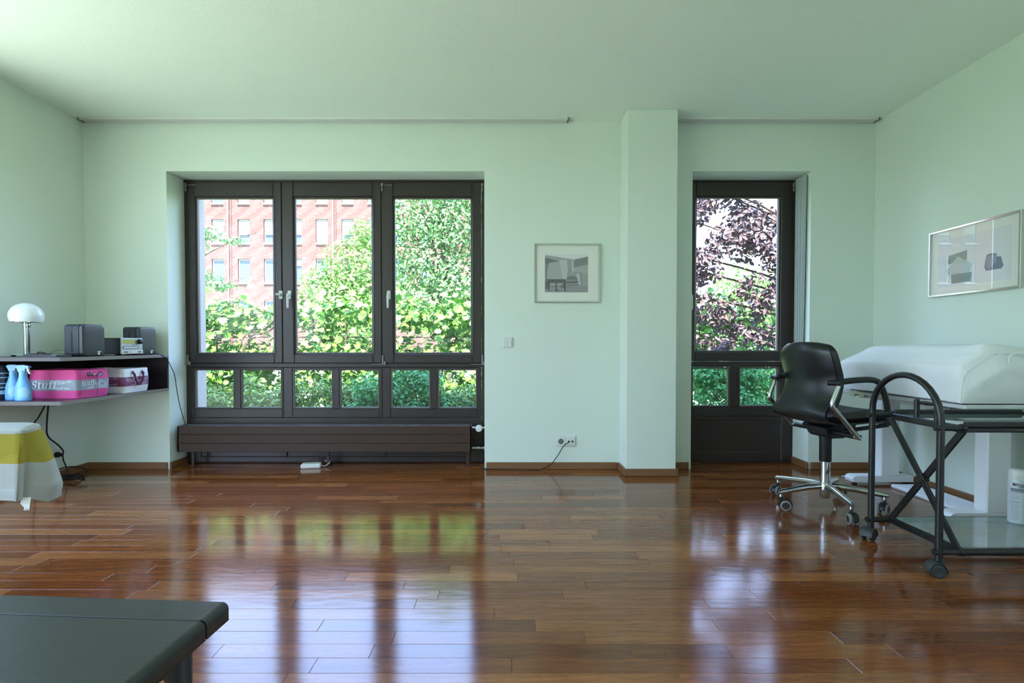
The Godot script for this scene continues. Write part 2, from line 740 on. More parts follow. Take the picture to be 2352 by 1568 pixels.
# a frame of four members round a hole, from depth d0 to d1
func ring(mb: MB, x0: float, x1: float, y0: float, y1: float, hx0: float, hx1: float, hy0: float, hy1: float, d0: float, d1: float, b := 0.003) -> void:
	var d := (d0 + d1) / 2
	var t := absf(d1 - d0)
	mb.slab(D((x0 + hx0) / 2, (y0 + y1) / 2, d), Vector3(hx0 - x0, y1 - y0, t), b)
	mb.slab(D((x1 + hx1) / 2, (y0 + y1) / 2, d), Vector3(x1 - hx1, y1 - y0, t), b)
	mb.slab(D((hx0 + hx1) / 2, (y1 + hy1) / 2, d), Vector3(hx1 - hx0, y1 - hy1, t), b)
	mb.slab(D((hx0 + hx1) / 2, (y0 + hy0) / 2, d), Vector3(hx1 - hx0, hy0 - y0, t), b)


func glazed(parent: Node3D, x0: float, x1: float, y0: float, y1: float, depth: float) -> void:
	var mb := MB.new()
	ring(mb, x0, x1, y0, y1, x0 + 0.012, x1 - 0.012, y0 + 0.012, y1 - 0.012, depth - 0.03, depth - 0.004, 0.003)
	part(parent, "glazing_bead", mb, M.glazing_bead)
	mb = MB.new()
	mb.quad(D(x0, y0, depth), D(x1, y0, depth), D(x1, y1, depth), D(x0, y1, depth), Vector3.BACK)
	part(parent, "pane", mb, M.glass)


func handle(parent: Node3D, x: float, y: float, depth: float, lever: bool) -> void:
	var mb := MB.new()
	mb.slab(D(x, y, depth - 0.005), Vector3(0.030, 0.066, 0.010), 0.004)
	mb.xf = Transform3D(Basis(Vector3.RIGHT, PI / 2), D(x, y, depth - 0.010))
	mb.lathe([Vector2(0.011, 0), Vector2(0.011, 0.028), Vector2(0.008, 0.032), Vector2(0, 0.032)], 14)
	mb.xf = Transform3D.IDENTITY
	if lever:
		mb.tube([D(x, y + 0.004, depth - 0.040), D(x - 0.001, y - 0.03, depth - 0.043), D(x, y - 0.098, depth - 0.044), D(x, y - 0.105, depth - 0.044)], [0.010, 0.009, 0.008, 0.004], 10)
	else:
		mb.tube([D(x, y, depth - 0.034), D(x - 0.012, y + 0.001, depth - 0.038), D(x - 0.026, y + 0.002, depth - 0.040)], [0.010, 0.009, 0.008], 10)
	part(parent, "handle", mb, M.hardware_white, Transform3D.IDENTITY, "pale window handle")


func hinge(parent: Node3D, x: float, y: float, depth: float, low: bool) -> void:
	var mb := MB.new()
	if low:
		mb.slab(D(x, y + 0.01, depth - 0.006), Vector3(0.014, 0.08, 0.012), 0.003)
		mb.slab(D(x - 0.045, y - 0.024, depth - 0.003), Vector3(0.09, 0.005, 0.006), 0.001)
		mb.slab(D(x + 0.016, y - 0.016, depth - 0.005), Vector3(0.014, 0.03, 0.010), 0.002)
	else:
		mb.slab(D(x, y + 0.018, depth - 0.006), Vector3(0.018, 0.030, 0.012), 0.003)
		mb.slab(D(x, y - 0.016, depth - 0.006), Vector3(0.014, 0.032, 0.010), 0.003)
		mb.slab(D(x + 0.045, y + 0.018, depth - 0.003), Vector3(0.07, 0.005, 0.006), 0.001)
	part(parent, "hinge", mb, M.hinge_grey)


func build_windows() -> void:
	var w := setting("window_1")
	var mb := MB.new()
	ring(mb, -2.515, -0.163, 0.0, 2.211, -2.478, -0.194, 0.30, 2.195, FRAME, FRAME + 0.08)
	mb.slab(D(-1.336, 0.768, FRAME + 0.036), Vector3(2.284, 0.034, 0.072), 0.003)
	for x in [-1.75, -0.974]:
		mb.slab(D(x, 0.52, FRAME + 0.036), Vector3(0.02, 0.46, 0.07), 0.002)
	part(w, "frame", mb, M.frame_brown)
	mb = MB.new()
	mb.slab(D(-1.336, 2.200, FRAME - 0.006), Vector3(2.35, 0.018, 0.014), 0.003)
	part(w, "head_strip", mb, M.panel_brown)
	# the dark infill below, behind the radiator
	mb = MB.new()
	ring(mb, -2.5, -0.18, 0.006, 0.30, -2.40, -0.28, 0.05, 0.25, FRAME - 0.012, FRAME + 0.01, 0.004)
	for x in [-1.75, -0.974]:
		mb.slab(D(x, 0.15, FRAME - 0.003), Vector3(0.05, 0.2, 0.02), 0.003)
	part(w, "lower_panel", mb, M.panel_brown)
	var cols := [[-2.475, -1.752, -2.424, -1.815], [-1.748, -0.976, -1.658, -1.042], [-0.972, -0.197, -0.882, -0.267]]
	var lows := [[[-2.453, -2.135], [-2.087, -1.762]], [[-1.680, -1.362], [-1.311, -0.996]], [[-0.910, -0.595], [-0.541, -0.229]]]
	for i in 3:
		var c: Array = cols[i]
		mb = MB.new()
		ring(mb, c[0], c[1], 0.785, 2.192, c[2], c[3], 0.856, 2.078, FRAME - 0.014, FRAME + 0.05, 0.004)
		var sash := part(w, "sash", mb, M.frame_brown)
		glazed(sash, c[2], c[3], 0.856, 2.078, FRAME + 0.030)
		# a moulded line round the sash
		mb = MB.new()
		ring(mb, c[2] - 0.012, c[3] + 0.012, 0.844, 2.090, c[2] - 0.006, c[3] + 0.006, 0.850, 2.084, FRAME - 0.018, FRAME - 0.012, 0.001)
		part(sash, "moulding", mb, M.frame_brown)
		mb = MB.new()
		var p: Array = lows[i][0]
		var q: Array = lows[i][1]
		var s := FRAME - 0.004
		var e := FRAME + 0.05
		mb.slab(D((c[0] + p[0]) / 2, 0.553, (s + e) / 2), Vector3(p[0] - c[0], 0.394, e - s), 0.003)
		mb.slab(D((c[1] + q[1]) / 2, 0.553, (s + e) / 2), Vector3(c[1] - q[1], 0.394, e - s), 0.003)
		mb.slab(D((p[1] + q[0]) / 2, 0.582, (s + e) / 2), Vector3(q[0] - p[1], 0.314, e - s), 0.003)
		mb.slab(D((p[0] + q[1]) / 2, 0.7445, (s + e) / 2), Vector3(q[1] - p[0], 0.011, e - s), 0.002)
		mb.slab(D((p[0] + q[1]) / 2, 0.391, (s + e) / 2), Vector3(q[1] - p[0], 0.068, e - s), 0.003)
		var lower := part(w, "lower_light", mb, M.frame_brown)
		glazed(lower, p[0], p[1], 0.425, 0.739, FRAME + 0.030)
		glazed(lower, q[0], q[1], 0.425, 0.739, FRAME + 0.030)
	mb = MB.new()
	mb.slab(D(-1.336, 0.328, FRAME - 0.002), Vector3(2.28, 0.056, 0.02), 0.004)
	part(w, "bottom_rail", mb, M.frame_brown)
	handle(w, -1.758, 1.317, FRAME - 0.014, false)
	handle(w, -1.690, 1.317, FRAME - 0.014, true)
	handle(w, -0.916, 1.317, FRAME - 0.014, true)
	for x in [-2.490, -0.965, -0.188]:
		hinge(w, x, 2.150, FRAME - 0.014, false)
		hinge(w, x, 0.800, FRAME - 0.014, true)

	# the narrow window on the right, a glazed door with a solid foot
	w = setting("window_2")
	mb = MB.new()
	ring(mb, 1.378, 2.255, 0.0, 2.211, 1.395, 2.240, 0.02, 2.195, FRAME, FRAME + 0.08)
	mb.slab(D(1.8175, 0.775, FRAME + 0.036), Vector3(0.845, 0.042, 0.072), 0.003)
	part(w, "frame", mb, M.frame_brown)
	mb = MB.new()
	ring(mb, 1.397, 2.238, 0.799, 2.193, 1.476, 2.140, 0.872, 2.083, FRAME - 0.014, FRAME + 0.05, 0.004)
	var leaf := part(w, "sash", mb, M.frame_brown)
	glazed(leaf, 1.476, 2.140, 0.872, 2.083, FRAME + 0.030)
	mb = MB.new()
	mb.slab(D(1.426, 0.56, FRAME + 0.023), Vector3(0.06, 0.385, 0.054), 0.003)
	mb.slab(D(2.189, 0.56, FRAME + 0.023), Vector3(0.098, 0.385, 0.054), 0.003)
	mb.slab(D(1.791, 0.596, FRAME + 0.023), Vector3(0.072, 0.312, 0.054), 0.003)
	mb.slab(D(1.798, 0.404, FRAME + 0.023), Vector3(0.684, 0.072, 0.054), 0.003)
	var lower2 := part(w, "lower_light", mb, M.frame_brown)
	glazed(lower2, 1.456, 1.755, 0.44, 0.752, FRAME + 0.030)
	glazed(lower2, 1.827, 2.140, 0.44, 0.752, FRAME + 0.030)
	mb = MB.new()
	ring(mb, 1.397, 2.238, 0.012, 0.366, 1.47, 2.16, 0.085, 0.335, FRAME - 0.006, FRAME + 0.03, 0.004)
	mb.slab(D(1.815, 0.21, FRAME + 0.014), Vector3(0.70, 0.26, 0.03), 0.002)
	part(w, "lower_panel", mb, M.panel_brown)
	handle(w, 1.432, 1.304, FRAME - 0.014, true)
	hinge(w, 2.232, 2.150, FRAME - 0.014, false)

	# the garden windows in the side walls, beside the camera
	side_window("window_3", LEFT - 0.12, SIDE0, SIDE1, Vector3.RIGHT)
	side_window("window_4", RIGHT + 0.12, EAST0, EAST1, Vector3.LEFT)


func side_window(called: String, gx: float, a: float, b: float, inward: Vector3) -> void:
	var w := setting(called)
	var span := b - a
	var mb := MB.new()
	for y in [0.035, SIDE_TOP - 0.035]:
		mb.slab(D(gx, y, (a + b) / 2), Vector3(0.07, 0.07, span), 0.003)
	for z in [a + 0.035, (a + b) / 2, b - 0.035]:
		mb.slab(D(gx, SIDE_TOP / 2, z), Vector3(0.07, SIDE_TOP - 0.14, 0.07), 0.003)
	part(w, "frame", mb, M.frame_brown)
	for k in 2:
		var z0 := a + 0.07 + k * (span / 2 - 0.035)
		var z1 := z0 + span / 2 - 0.105
		mb = MB.new()
		mb.quad(D(gx, 0.07, z0), D(gx, 0.07, z1), D(gx, SIDE_TOP - 0.07, z1), D(gx, SIDE_TOP - 0.07, z0), inward)
		part(w, "pane", mb, M.glass)


# ---------------------------------------------------------------- outside

func leaf_mesh(lobed: bool) -> ArrayMesh:
	var mb := MB.new()
	if lobed:
		# a vine leaf with five points, folded a little along its rib
		var pts := [Vector3(0, -0.42, 0), Vector3(0.30, -0.36, 0.05), Vector3(0.50, -0.02, 0.10), Vector3(0.30, 0.08, 0.05), Vector3(0.36, 0.36, 0.10), Vector3(0.14, 0.26, 0.03), Vector3(0, 0.58, -0.04), Vector3(-0.14, 0.26, 0.03), Vector3(-0.36, 0.36, 0.10), Vector3(-0.30, 0.08, 0.05), Vector3(-0.50, -0.02, 0.10), Vector3(-0.30, -0.36, 0.05)]
		for i in pts.size():
			mb.tri(Vector3(0, 0.02, 0), pts[i], pts[(i + 1) % pts.size()], Vector3.BACK)
	else:
		var pts := [Vector3(0, -0.5, 0), Vector3(0.26, -0.1, 0.08), Vector3(0.2, 0.22, 0.06), Vector3(0, 0.52, -0.03), Vector3(-0.2, 0.22, 0.06), Vector3(-0.26, -0.1, 0.08)]
		for i in range(1, 5):
			mb.tri(pts[0], pts[i], pts[i + 1], Vector3.BACK)
	return mb.mesh()


func leaf_mat(called: String, c: Color, through: Color) -> StandardMaterial3D:
	var m := mat(called, c, 0.55, 0.0, 0.4)
	m.vertex_color_use_as_albedo = true
	m.backlight_enabled = true
	m.backlight = through
	return m


# leaves round a list of balls [centre, radius, flatness]; tint holds linear tints
func foliage(parent: Node3D, mesh_: Mesh, m: Material, balls: Array, count: int, size: float, up := 0.5, tint := 0.25) -> MultiMeshInstance3D:
	var mm := MultiMesh.new()
	mm.transform_format = MultiMesh.TRANSFORM_3D
	mm.use_colors = true
	mm.mesh = mesh_
	mm.instance_count = count
	var total := 0.0
	for b in balls:
		total += b[1] * b[1]
	for i in count:
		var pick := rng.randf() * total
		var ball: Array = balls[0]
		for b in balls:
			pick -= b[1] * b[1]
			if pick <= 0.0:
				ball = b
				break
		var d := Vector3(rng.randfn(), rng.randfn(), rng.randfn()).normalized()
		var r: float = ball[1] * pow(rng.randf(), 0.33) * rng.randf_range(0.85, 1.08)
		var p: Vector3 = ball[0] + Vector3(d.x, d.y * ball[2], d.z) * r
		var s := size * rng.randf_range(0.6, 1.25)
		mm.set_instance_transform(i, Transform3D(leaf_turn(d, up).scaled(Vector3.ONE * s), p))
		var k := 1.0 + rng.randf_range(-tint, tint)
		mm.set_instance_color(i, Color(k * rng.randf_range(0.92, 1.08), k, k * rng.randf_range(0.85, 1.1)))
	var o := MultiMeshInstance3D.new()
	o.name = "foliage"
	o.multimesh = mm
	o.material_override = m
	o.set_meta("kind", "stuff")
	parent.add_child(o, true)
	return o


func leaf_turn(d: Vector3, up: float) -> Basis:
	var nn := (d + Vector3.UP * up + Vector3(rng.randfn(), rng.randfn(), rng.randfn()) * 0.45).normalized()
	var side := nn.cross(Vector3.UP if absf(nn.y) < 0.95 else Vector3.RIGHT).normalized()
	return Basis(side, nn.cross(side), nn) * Basis(Vector3.BACK, rng.randf() * TAU)


func branches(parent: Node3D, lines: Array, m: Material) -> void:
	for l in lines:
		var mb := MB.new()
		mb.tube(smooth_path(l[0], 4), tapered(l[1], l[2], (l[0].size() - 1) * 4 + 1), 8)
		part(parent, l[3], mb, m)


func tapered(a: float, b: float, k: int) -> Array:
	var out := []
	for i in k:
		out.append(lerpf(a, b, float(i) / (k - 1)))
	return out


func build_outside() -> void:
	relief(mat("lawn", Color(0.48, 0.57, 0.42), 0.95, 0.0, 0.2), 0.05, 3.0, 2.0, 12)
	relief(mat("bark", Color(0.36, 0.31, 0.26), 0.9), 0.08, 1.0, 0.6, 13)
	var mb := MB.new()
	mb.box(D(-60, -0.6, 90), D(60, -0.18, 4.36))
	mb.box(D(-60, -0.6, 4.36), D(LEFT - 0.25, -0.18, -30))
	mb.box(D(RIGHT + 0.25, -0.6, 4.36), D(60, -0.18, -30))
	structure("lawn", mb, M.lawn)
	# the paved terrace along the left side of the house
	relief(mat("terrace_stone", Color(0.71, 0.74, 0.67), 0.9), 0.05, 0.3, 0.8, 14)
	mb = MB.new()
	for i in 3:
		for j in 8:
			mb.slab(D(LEFT - 0.76 - i, -0.155, -2.5 + j), Vector3(0.99, 0.06, 0.99), 0.006)
	structure("terrace", mb, M.terrace_stone)
	build_facade()
	var vine := leaf_mesh(true)
	var oval := leaf_mesh(false)
	leaf_mat("vine_green", Color(0.37, 0.53, 0.21), Color(0.35, 0.55, 0.14))
	leaf_mat("shrub_green", Color(0.48, 0.58, 0.30), Color(0.40, 0.55, 0.18))
	leaf_mat("bush_bluegreen", Color(0.36, 0.62, 0.38), Color(0.3, 0.6, 0.25))
	leaf_mat("tree_green", Color(0.45, 0.59, 0.31), Color(0.4, 0.55, 0.2))
	leaf_mat("tree_deep", Color(0.38, 0.53, 0.32), Color(0.3, 0.5, 0.2))
	leaf_mat("copper_leaf", Color(0.38, 0.31, 0.33), Color(0.22, 0.14, 0.16))

	# the vine-grown fence behind the window
	var h := thing("vine_hedge", "tall garden hedge overgrown with bright green vine leaves behind the wide window", "hedge", D(0, -0.18, 6.6))
	mb = MB.new()
	for k in 30:
		mb.tube([Vector3(-6.0 + k * 0.40, 0, 0.10), Vector3(-6.0 + k * 0.40, 1.45, 0.10)], 0.010, 6)
	for y in [0.3, 0.8, 1.2]:
		mb.tube([Vector3(-6.0, y, 0.10), Vector3(5.6, y, 0.10)], 0.008, 6)
	part(h, "lattice", mb, M.bark)
	var balls := []
	for k in 46:
		var x := -6.2 + k * 0.262
		for y in [0.25, 0.62, 1.02, 1.45]:
			if y < 0.5 and rng.randf() < 0.2:
				continue
			balls.append([Vector3(x + rng.randf_range(-0.1, 0.1), y + rng.randf_range(-0.1, 0.12), rng.randf_range(-0.12, 0.12)), rng.randf_range(0.22, 0.34), 0.9])
	foliage(h, vine, M.vine_green, balls, 24000, 0.082, 0.7, 0.35)
	var vm := leaf_mat("vine_leaf", Color(0.38, 0.55, 0.26), Color(0.34, 0.55, 0.17))
	vm.vertex_color_use_as_albedo = false
	for k in 150:
		var x := rng.randf_range(-3.9, -0.2) if k < 115 else rng.randf_range(2.2, 3.6)
		var t := Transform3D(leaf_turn(Vector3(0, 0.1, 1), 0.5).scaled(Vector3.ONE * rng.randf_range(0.085, 0.12)), Vector3(x, rng.randf_range(0.75, 1.80), rng.randf_range(0.36, 0.48)))
		part(h, "leaf", vine, vm, t)
	for k in 6:
		mb = MB.new()
		var x := rng.randf_range(-3.6, -0.6)
		var y := rng.randf_range(0.9, 1.2)
		mb.tube(smooth_path([Vector3(x, y - 0.3, 0.40), Vector3(x + 0.15, y - 0.12, 0.46), Vector3(x + 0.22, y + 0.05, 0.44), Vector3(x + 0.42, y + 0.12, 0.42), Vector3(x + 0.6, y + 0.3, 0.38)], 5), 0.007, 6)
		part(h, "stem", mb, M.bark)

	# the clipped hedge along the garden's left side
	h = thing("side_hedge", "clipped green hedge along the left side of the garden", "hedge", D(-9.5, -0.18, 1.0))
	balls = []
	for k in 24:
		for y in [0.4, 1.0, 1.6]:
			balls.append([Vector3(rng.randf_range(-0.15, 0.15), y, -6.0 + k * 0.5), 0.42, 0.9])
	mb = MB.new()
	for k in 13:
		mb.tube([Vector3(0, 0, -6.0 + k), Vector3(0.03, 1.5, -6.0 + k)], 0.03, 6)
	part(h, "stems", mb, M.bark)
	foliage(h, oval, M.shrub_green, balls, 9000, 0.10, 0.6, 0.3)

	# low shrubs under the window
	var low := [[-3.3, 5.5, 0.34, 0.50, "shrub_green", "low light green shrub at the left end of the bed below the window"], [-2.45, 5.45, 0.46, 0.62, "shrub_green", "rounded light green shrub clipped low, second in the bed below the window"], [-1.75, 5.4, 0.46, 0.62, "shrub_green", "rounded light green shrub in the middle of the bed below the window"], [-1.15, 5.3, 0.44, 0.74, "bush_bluegreen", "bluish green bush beside the light green shrubs below the window"], [-0.72, 5.35, 0.40, 0.72, "bush_bluegreen", "bluish green bush next to the vine at the right of the window"], [-0.25, 5.3, 0.30, 0.50, "shrub_green", "small pale shrub at the right end of the bed below the window"], [2.35, 5.5, 0.46, 0.80, "bush_bluegreen", "green bush seen through the left lower pane of the narrow window"], [3.05, 5.7, 0.46, 0.85, "bush_bluegreen", "green bush seen through the right lower pane of the narrow window"]]
	for s in low:
		var o := thing("shrub", s[5], "shrub", D(s[0], -0.18, s[1]), 0.0, "shrubs in the bed below the windows")
		var top: float = s[3] + 0.18
		mb = MB.new()
		for k in 5:
			var an := TAU * k / 5
			mb.tube([Vector3(cos(an) * 0.04, 0, sin(an) * 0.04), Vector3(cos(an) * 0.16, top * 0.4, sin(an) * 0.16), Vector3(cos(an) * 0.25, top * 0.75, sin(an) * 0.25)], [0.012, 0.008, 0.004], 6)
		part(o, "stems", mb, M.bark)
		var bl := []
		for k in 14:
			bl.append([Vector3(rng.randf_range(-1, 1) * s[2] * 0.75, rng.randf_range(0.16, top - 0.12), rng.randf_range(-0.2, 0.2)), 0.19, 0.85])
		foliage(o, oval, M[s[4]], bl, 5200, 0.046, 0.8, 0.4)

	# trees
	tree("garden_tree", "bushy light green tree standing before the brick building", Vector3(-4.1, -0.18, -13.5), 0.11, [[Vector3(0, 2.1, 0), 0.95, 0.9], [Vector3(0.2, 3.05, 0), 0.95, 0.95], [Vector3(0.55, 3.85, 0.1), 0.55, 0.9], [Vector3(-0.6, 2.6, 0.2), 0.6, 0.8], [Vector3(0.9, 2.4, 0), 0.8, 0.9], [Vector3(0.1, 1.3, 0.2), 0.9, 0.8]], "tree_green", 9000, 0.105)
	tree("garden_tree", "deep green leafy tree filling the right sash of the wide window", Vector3(-1.3, -0.18, -11.0), 0.12, [[Vector3(-0.25, 1.9, 0), 0.85, 0.9], [Vector3(-0.2, 2.75, 0), 0.75, 0.9], [Vector3(0.4, 2.3, 0.2), 0.7, 0.9], [Vector3(0.2, 3.6, 0), 0.75, 0.9], [Vector3(0.9, 3.0, 0), 0.6, 0.9], [Vector3(-0.35, 3.55, 0.1), 0.55, 0.9], [Vector3(0.75, 1.5, 0), 0.6, 0.9], [Vector3(0.9, 3.9, 0), 0.5, 0.9], [Vector3(-0.95, 2.9, 0), 0.55, 0.9], [Vector3(-0.9, 3.7, 0), 0.6, 0.9], [Vector3(-0.85, 2.0, 0), 0.5, 0.9], [Vector3(0.9, 2.2, 0.2), 0.5, 0.9], [Vector3(0.0, 4.4, 0), 0.8, 0.9]], "tree_deep", 10500, 0.10)
	tree("garden_tree", "tree whose branches reach in at the left edge of the wide window", Vector3(-6.6, -0.18, -9.6), 0.07, [[Vector3(0.3, 2.9, 0), 0.75, 0.7], [Vector3(1.1, 3.1, 0.2), 0.42, 0.35], [Vector3(1.0, 2.3, 0.2), 0.48, 0.35], [Vector3(1.55, 2.15, 0.3), 0.26, 0.35], [Vector3(1.75, 2.95, 0.3), 0.22, 0.3], [Vector3(0.2, 2.0, 0), 0.8, 0.7], [Vector3(-0.2, 3.8, 0), 0.9, 0.7], [Vector3(0.9, 1.55, 0), 0.5, 0.6]], "tree_deep", 5000, 0.085)
	var drops := []
	for k in 120:
		drops.append([Vector3(rng.randf_range(-2.35, -0.75), 1.05 + 2.75 * (k + rng.randf()) / 120.0, rng.randf_range(-0.12, 0.2)), rng.randf_range(0.11, 0.24), 0.8])
	for k in 12:
		drops.append([Vector3(rng.randf_range(-2.4, 0.3), rng.randf_range(3.9, 5.4), rng.randf_range(-0.3, 0.3)), rng.randf_range(0.3, 0.5), 0.75])
	tree("copper_beech", "copper-leaved tree with drooping purple foliage before the narrow window", Vector3(4.1, -0.18, -5.7), 0.08, drops, "copper_leaf", 14000, 0.07)
	tree("garden_tree", "yellow green tree standing behind the copper-leaved tree", Vector3(7.2, -0.18, -16.0), 0.14, [[Vector3(-1.2, 1.4, 0), 1.1, 0.8], [Vector3(0, 1.9, 0), 1.3, 0.8], [Vector3(1.2, 1.7, 0), 1.1, 0.8], [Vector3(-0.2, 3.0, 0), 0.8, 0.8], [Vector3(0.8, 2.9, 0), 0.8, 0.8]], "tree_green", 5200, 0.13)


func tree(called: String, label: String, at: Vector3, trunk: float, balls: Array, leaf: String, count: int, size: float) -> void:
	var t := thing(called, label, "tree", at, 0.0, "trees in the garden")
	var top := 0.0
	for b in balls:
		top = maxf(top, b[0].y)
	var lines := [[[Vector3.ZERO, Vector3(0.04, top * 0.3, 0), Vector3(-0.03, top * 0.65, 0), Vector3(0, top, 0)], trunk, 0.02, "trunk"]]
	for i in range(0, balls.size(), maxi(1, balls.size() / 14)):
		var b: Array = balls[i]
		var c: Vector3 = b[0]
		lines.append([[Vector3(0, maxf(0.5, c.y * 0.55), 0), Vector3(c.x * 0.5, c.y * 0.85, c.z * 0.5), c, c + Vector3(c.x * 0.25, 0.15, 0)], trunk * 0.22, 0.006, "branch"])
	branches(t, lines, M.bark)
	foliage(t, leaf_mesh(false), M[leaf], balls, count, size, 0.4, 0.3)


func build_facade() -> void:
	var brick := noise_image(256, 256, func(x, y):
		var row: int = y / 16
		var xx: int = (x + (16 if row % 2 else 0)) % 256
		var cell := row * 31 + (xx / 32) * 17
		var k := 0.86 + 0.14 * fmod(sin(cell * 12.9898) * 43758.5453, 1.0)
		if y % 16 < 2 or xx % 32 < 2:
			return Color(0.54, 0.49, 0.47)
		return Color(0.47 * k, 0.31 * k, 0.29 * k))
	var bm := mat("red_brick", Color(1, 1, 1), 0.95, 0.0, 0.2)
	bm.albedo_texture = brick
	bm.uv1_triplanar = true
	bm.uv1_world_triplanar = true
	bm.uv1_scale = Vector3.ONE / 1.28
	mat("facade_frame", Color(0.72, 0.73, 0.76), 0.5)
	mat("facade_glass", Color(0.28, 0.33, 0.36), 0.05, 0.0, 0.5)
	mat("facade_blind", Color(0.66, 0.66, 0.70), 0.6)
	mat("downpipe_zinc", Color(0.62, 0.66, 0.74), 0.5)
	mat("downpipe_red", Color(0.42, 0.22, 0.20), 0.6)
	var b := thing("brick_building", "pale red brick building with rows of windows across the garden", "building", D(0, -0.18, 40))
	var rows := [2.62, 5.78, 8.79, 11.82, 14.9]
	var pitch := 1.985
	var x0 := -22.47
	var WW := 0.92
	var HH := 1.86
	var n0 := -4
	var n1 := 15
	var top := 18.4
	var mb := MB.new()
	var lo_x := x0 + n0 * pitch - 1.2
	var hi_x := x0 + n1 * pitch + WW + 1.2
	for k in range(n0, n1):
		var a := x0 + k * pitch
		mb.box(Vector3(a + WW, 0, -0.5), Vector3(a + pitch, top, 0))
		var y := 0.0
		for r in rows:
			mb.box(Vector3(a, y, -0.5), Vector3(a + WW, r, 0))
			y = r + HH
		mb.box(Vector3(a, y, -0.5), Vector3(a + WW, top, 0))
	mb.box(Vector3(lo_x, 0, -0.5), Vector3(x0 + n0 * pitch, top, 0))
	mb.box(Vector3(x0 + n1 * pitch, 0, -0.5), Vector3(hi_x, top, 0))
	mb.box(Vector3(lo_x, 0, -12), Vector3(hi_x, top, -0.5))
	part(b, "wall", mb, M.red_brick)
	mb = MB.new()
	mb.slab(Vector3((lo_x + hi_x) / 2, top + 0.15, -6), Vector3(hi_x - lo_x + 0.6, 0.3, 12.6), 0.05)
	part(b, "roof", mb, M.downpipe_zinc)
	var frame := MB.new()
	ring(frame, 0, WW, 0, HH, 0.08, WW - 0.08, 0.09, HH - 0.08, 0.16, 0.24, 0.01)
	var fmesh := frame.mesh()
	var pane := MB.new()
	pane.quad(D(0.08, 0.09, 0.2), D(WW - 0.08, 0.09, 0.2), D(WW - 0.08, HH - 0.08, 0.2), D(0.08, HH - 0.08, 0.2), Vector3.BACK)
	var pmesh := pane.mesh()
	var sill := MB.new()
	sill.slab(D(WW / 2, -0.02, 0.06), Vector3(WW + 0.02, 0.10, 0.34), 0.01)
	var smesh := sill.mesh()
	var blinds := []
	for part_ in [1.0, 0.68, 0.3]:
		var bl := MB.new()
		var k := int(22 * part_)
		for i in k:
			var y := HH - 0.06 - i * 0.08
			bl.quad(D(0.04, y, 0.13), D(WW - 0.04, y, 0.13), D(WW - 0.04, y - 0.066, 0.085), D(0.04, y - 0.066, 0.085), Vector3(0, 1, 1))
		blinds.append(bl.mesh())
	for r in rows.size():
		for k in range(n0, n1):
			if r == 0 and (k < 0 or k > 12):
				continue
			var at := Transform3D(Basis.IDENTITY, Vector3(x0 + k * pitch, rows[r], 0))
			var w := part(b, "window", fmesh, M.facade_frame, at)
			part(w, "pane", pmesh, M.facade_glass)
			part(w, "sill", smesh, M.facade_frame)
			var kind := -1
			if r == 2:
				kind = 0 if k in [0, 4, 9] else 1
			elif r == 3 or r == 4:
				kind = 0 if (k + r) % 3 else 1
			elif r == 1 and k % 5 == 3:
				kind = 2
			if kind >= 0:
				part(w, "blind", blinds[kind], M.facade_blind)
	for x in [-21.17, -13.19]:
		mb = MB.new()
		mb.tube([Vector3(x, 0, 0.1), Vector3(x, top, 0.1)], 0.06, 8)
		part(b, "downpipe", mb, M.downpipe_zinc)
		mb = MB.new()
		mb.slab(Vector3(x + 0.20, top / 2, 0.02), Vector3(0.08, top, 0.05), 0.01)
		part(b, "joint_cover", mb, M.downpipe_red)


# ---------------------------------------------------------------- the corner shelf and what stands on it

const SHELF_TOP := 0.858
const SHELF_LOW := 0.608     # upper face of the lower board
const SHELF_X := -2.515
const SHELF_FRONT := 2.95

func build_shelf() -> void:
	relief(mat("dark_laminate", Color(0.17, 0.125, 0.135), 0.32), 0.05, 0.01, 0.5, 31)
	mat("pale_edge", Color(0.50, 0.47, 0.42), 0.6)
	mat("edge_band", Color(0.27, 0.23, 0.25), 0.4)
	var t := thing("wall_shelf", "deep dark corner shelf with pale cut edges hung on the left wall", "shelf", D(LEFT, 0.585, WALL))
	var X := SHELF_X - LEFT
	var L := WALL - SHELF_FRONT
	for k in [["top_board", SHELF_TOP - 0.585 - 0.023, 0.022], ["bottom_board", 0.0, 0.022]]:
		var mb := MB.new()
		mb.slab(Vector3(X / 2 - 0.001, k[1] + k[2] / 2, L / 2 - 0.001), Vector3(X - 0.004, k[2], L - 0.004), 0.001)
		var board := part(t, k[0], mb, M.dark_laminate)
		mb = MB.new()
		mb.slab(Vector3(X - 0.002, k[1] + k[2] / 2, L / 2), Vector3(0.003, k[2], L), 0.0005)
		part(board, "cut_edge", mb, M.pale_edge)
		mb = MB.new()
		mb.slab(Vector3(X / 2 - 0.002, k[1] + k[2] / 2, L - 0.002), Vector3(X - 0.008, k[2], 0.003), 0.0005)
		part(board, "edge_band", mb, M.edge_band)
	var mb := MB.new()
	mb.slab(Vector3(X / 2, 0.136, 0.009), Vector3(X, 0.228, 0.016), 0.001)
	part(t, "back_panel", mb, M.dark_laminate)
	mb = MB.new()
	mb.slab(Vector3(0.009, 0.136, L / 2), Vector3(0.016, 0.228, L - 0.03), 0.001)
	part(t, "side_panel", mb, M.dark_laminate)


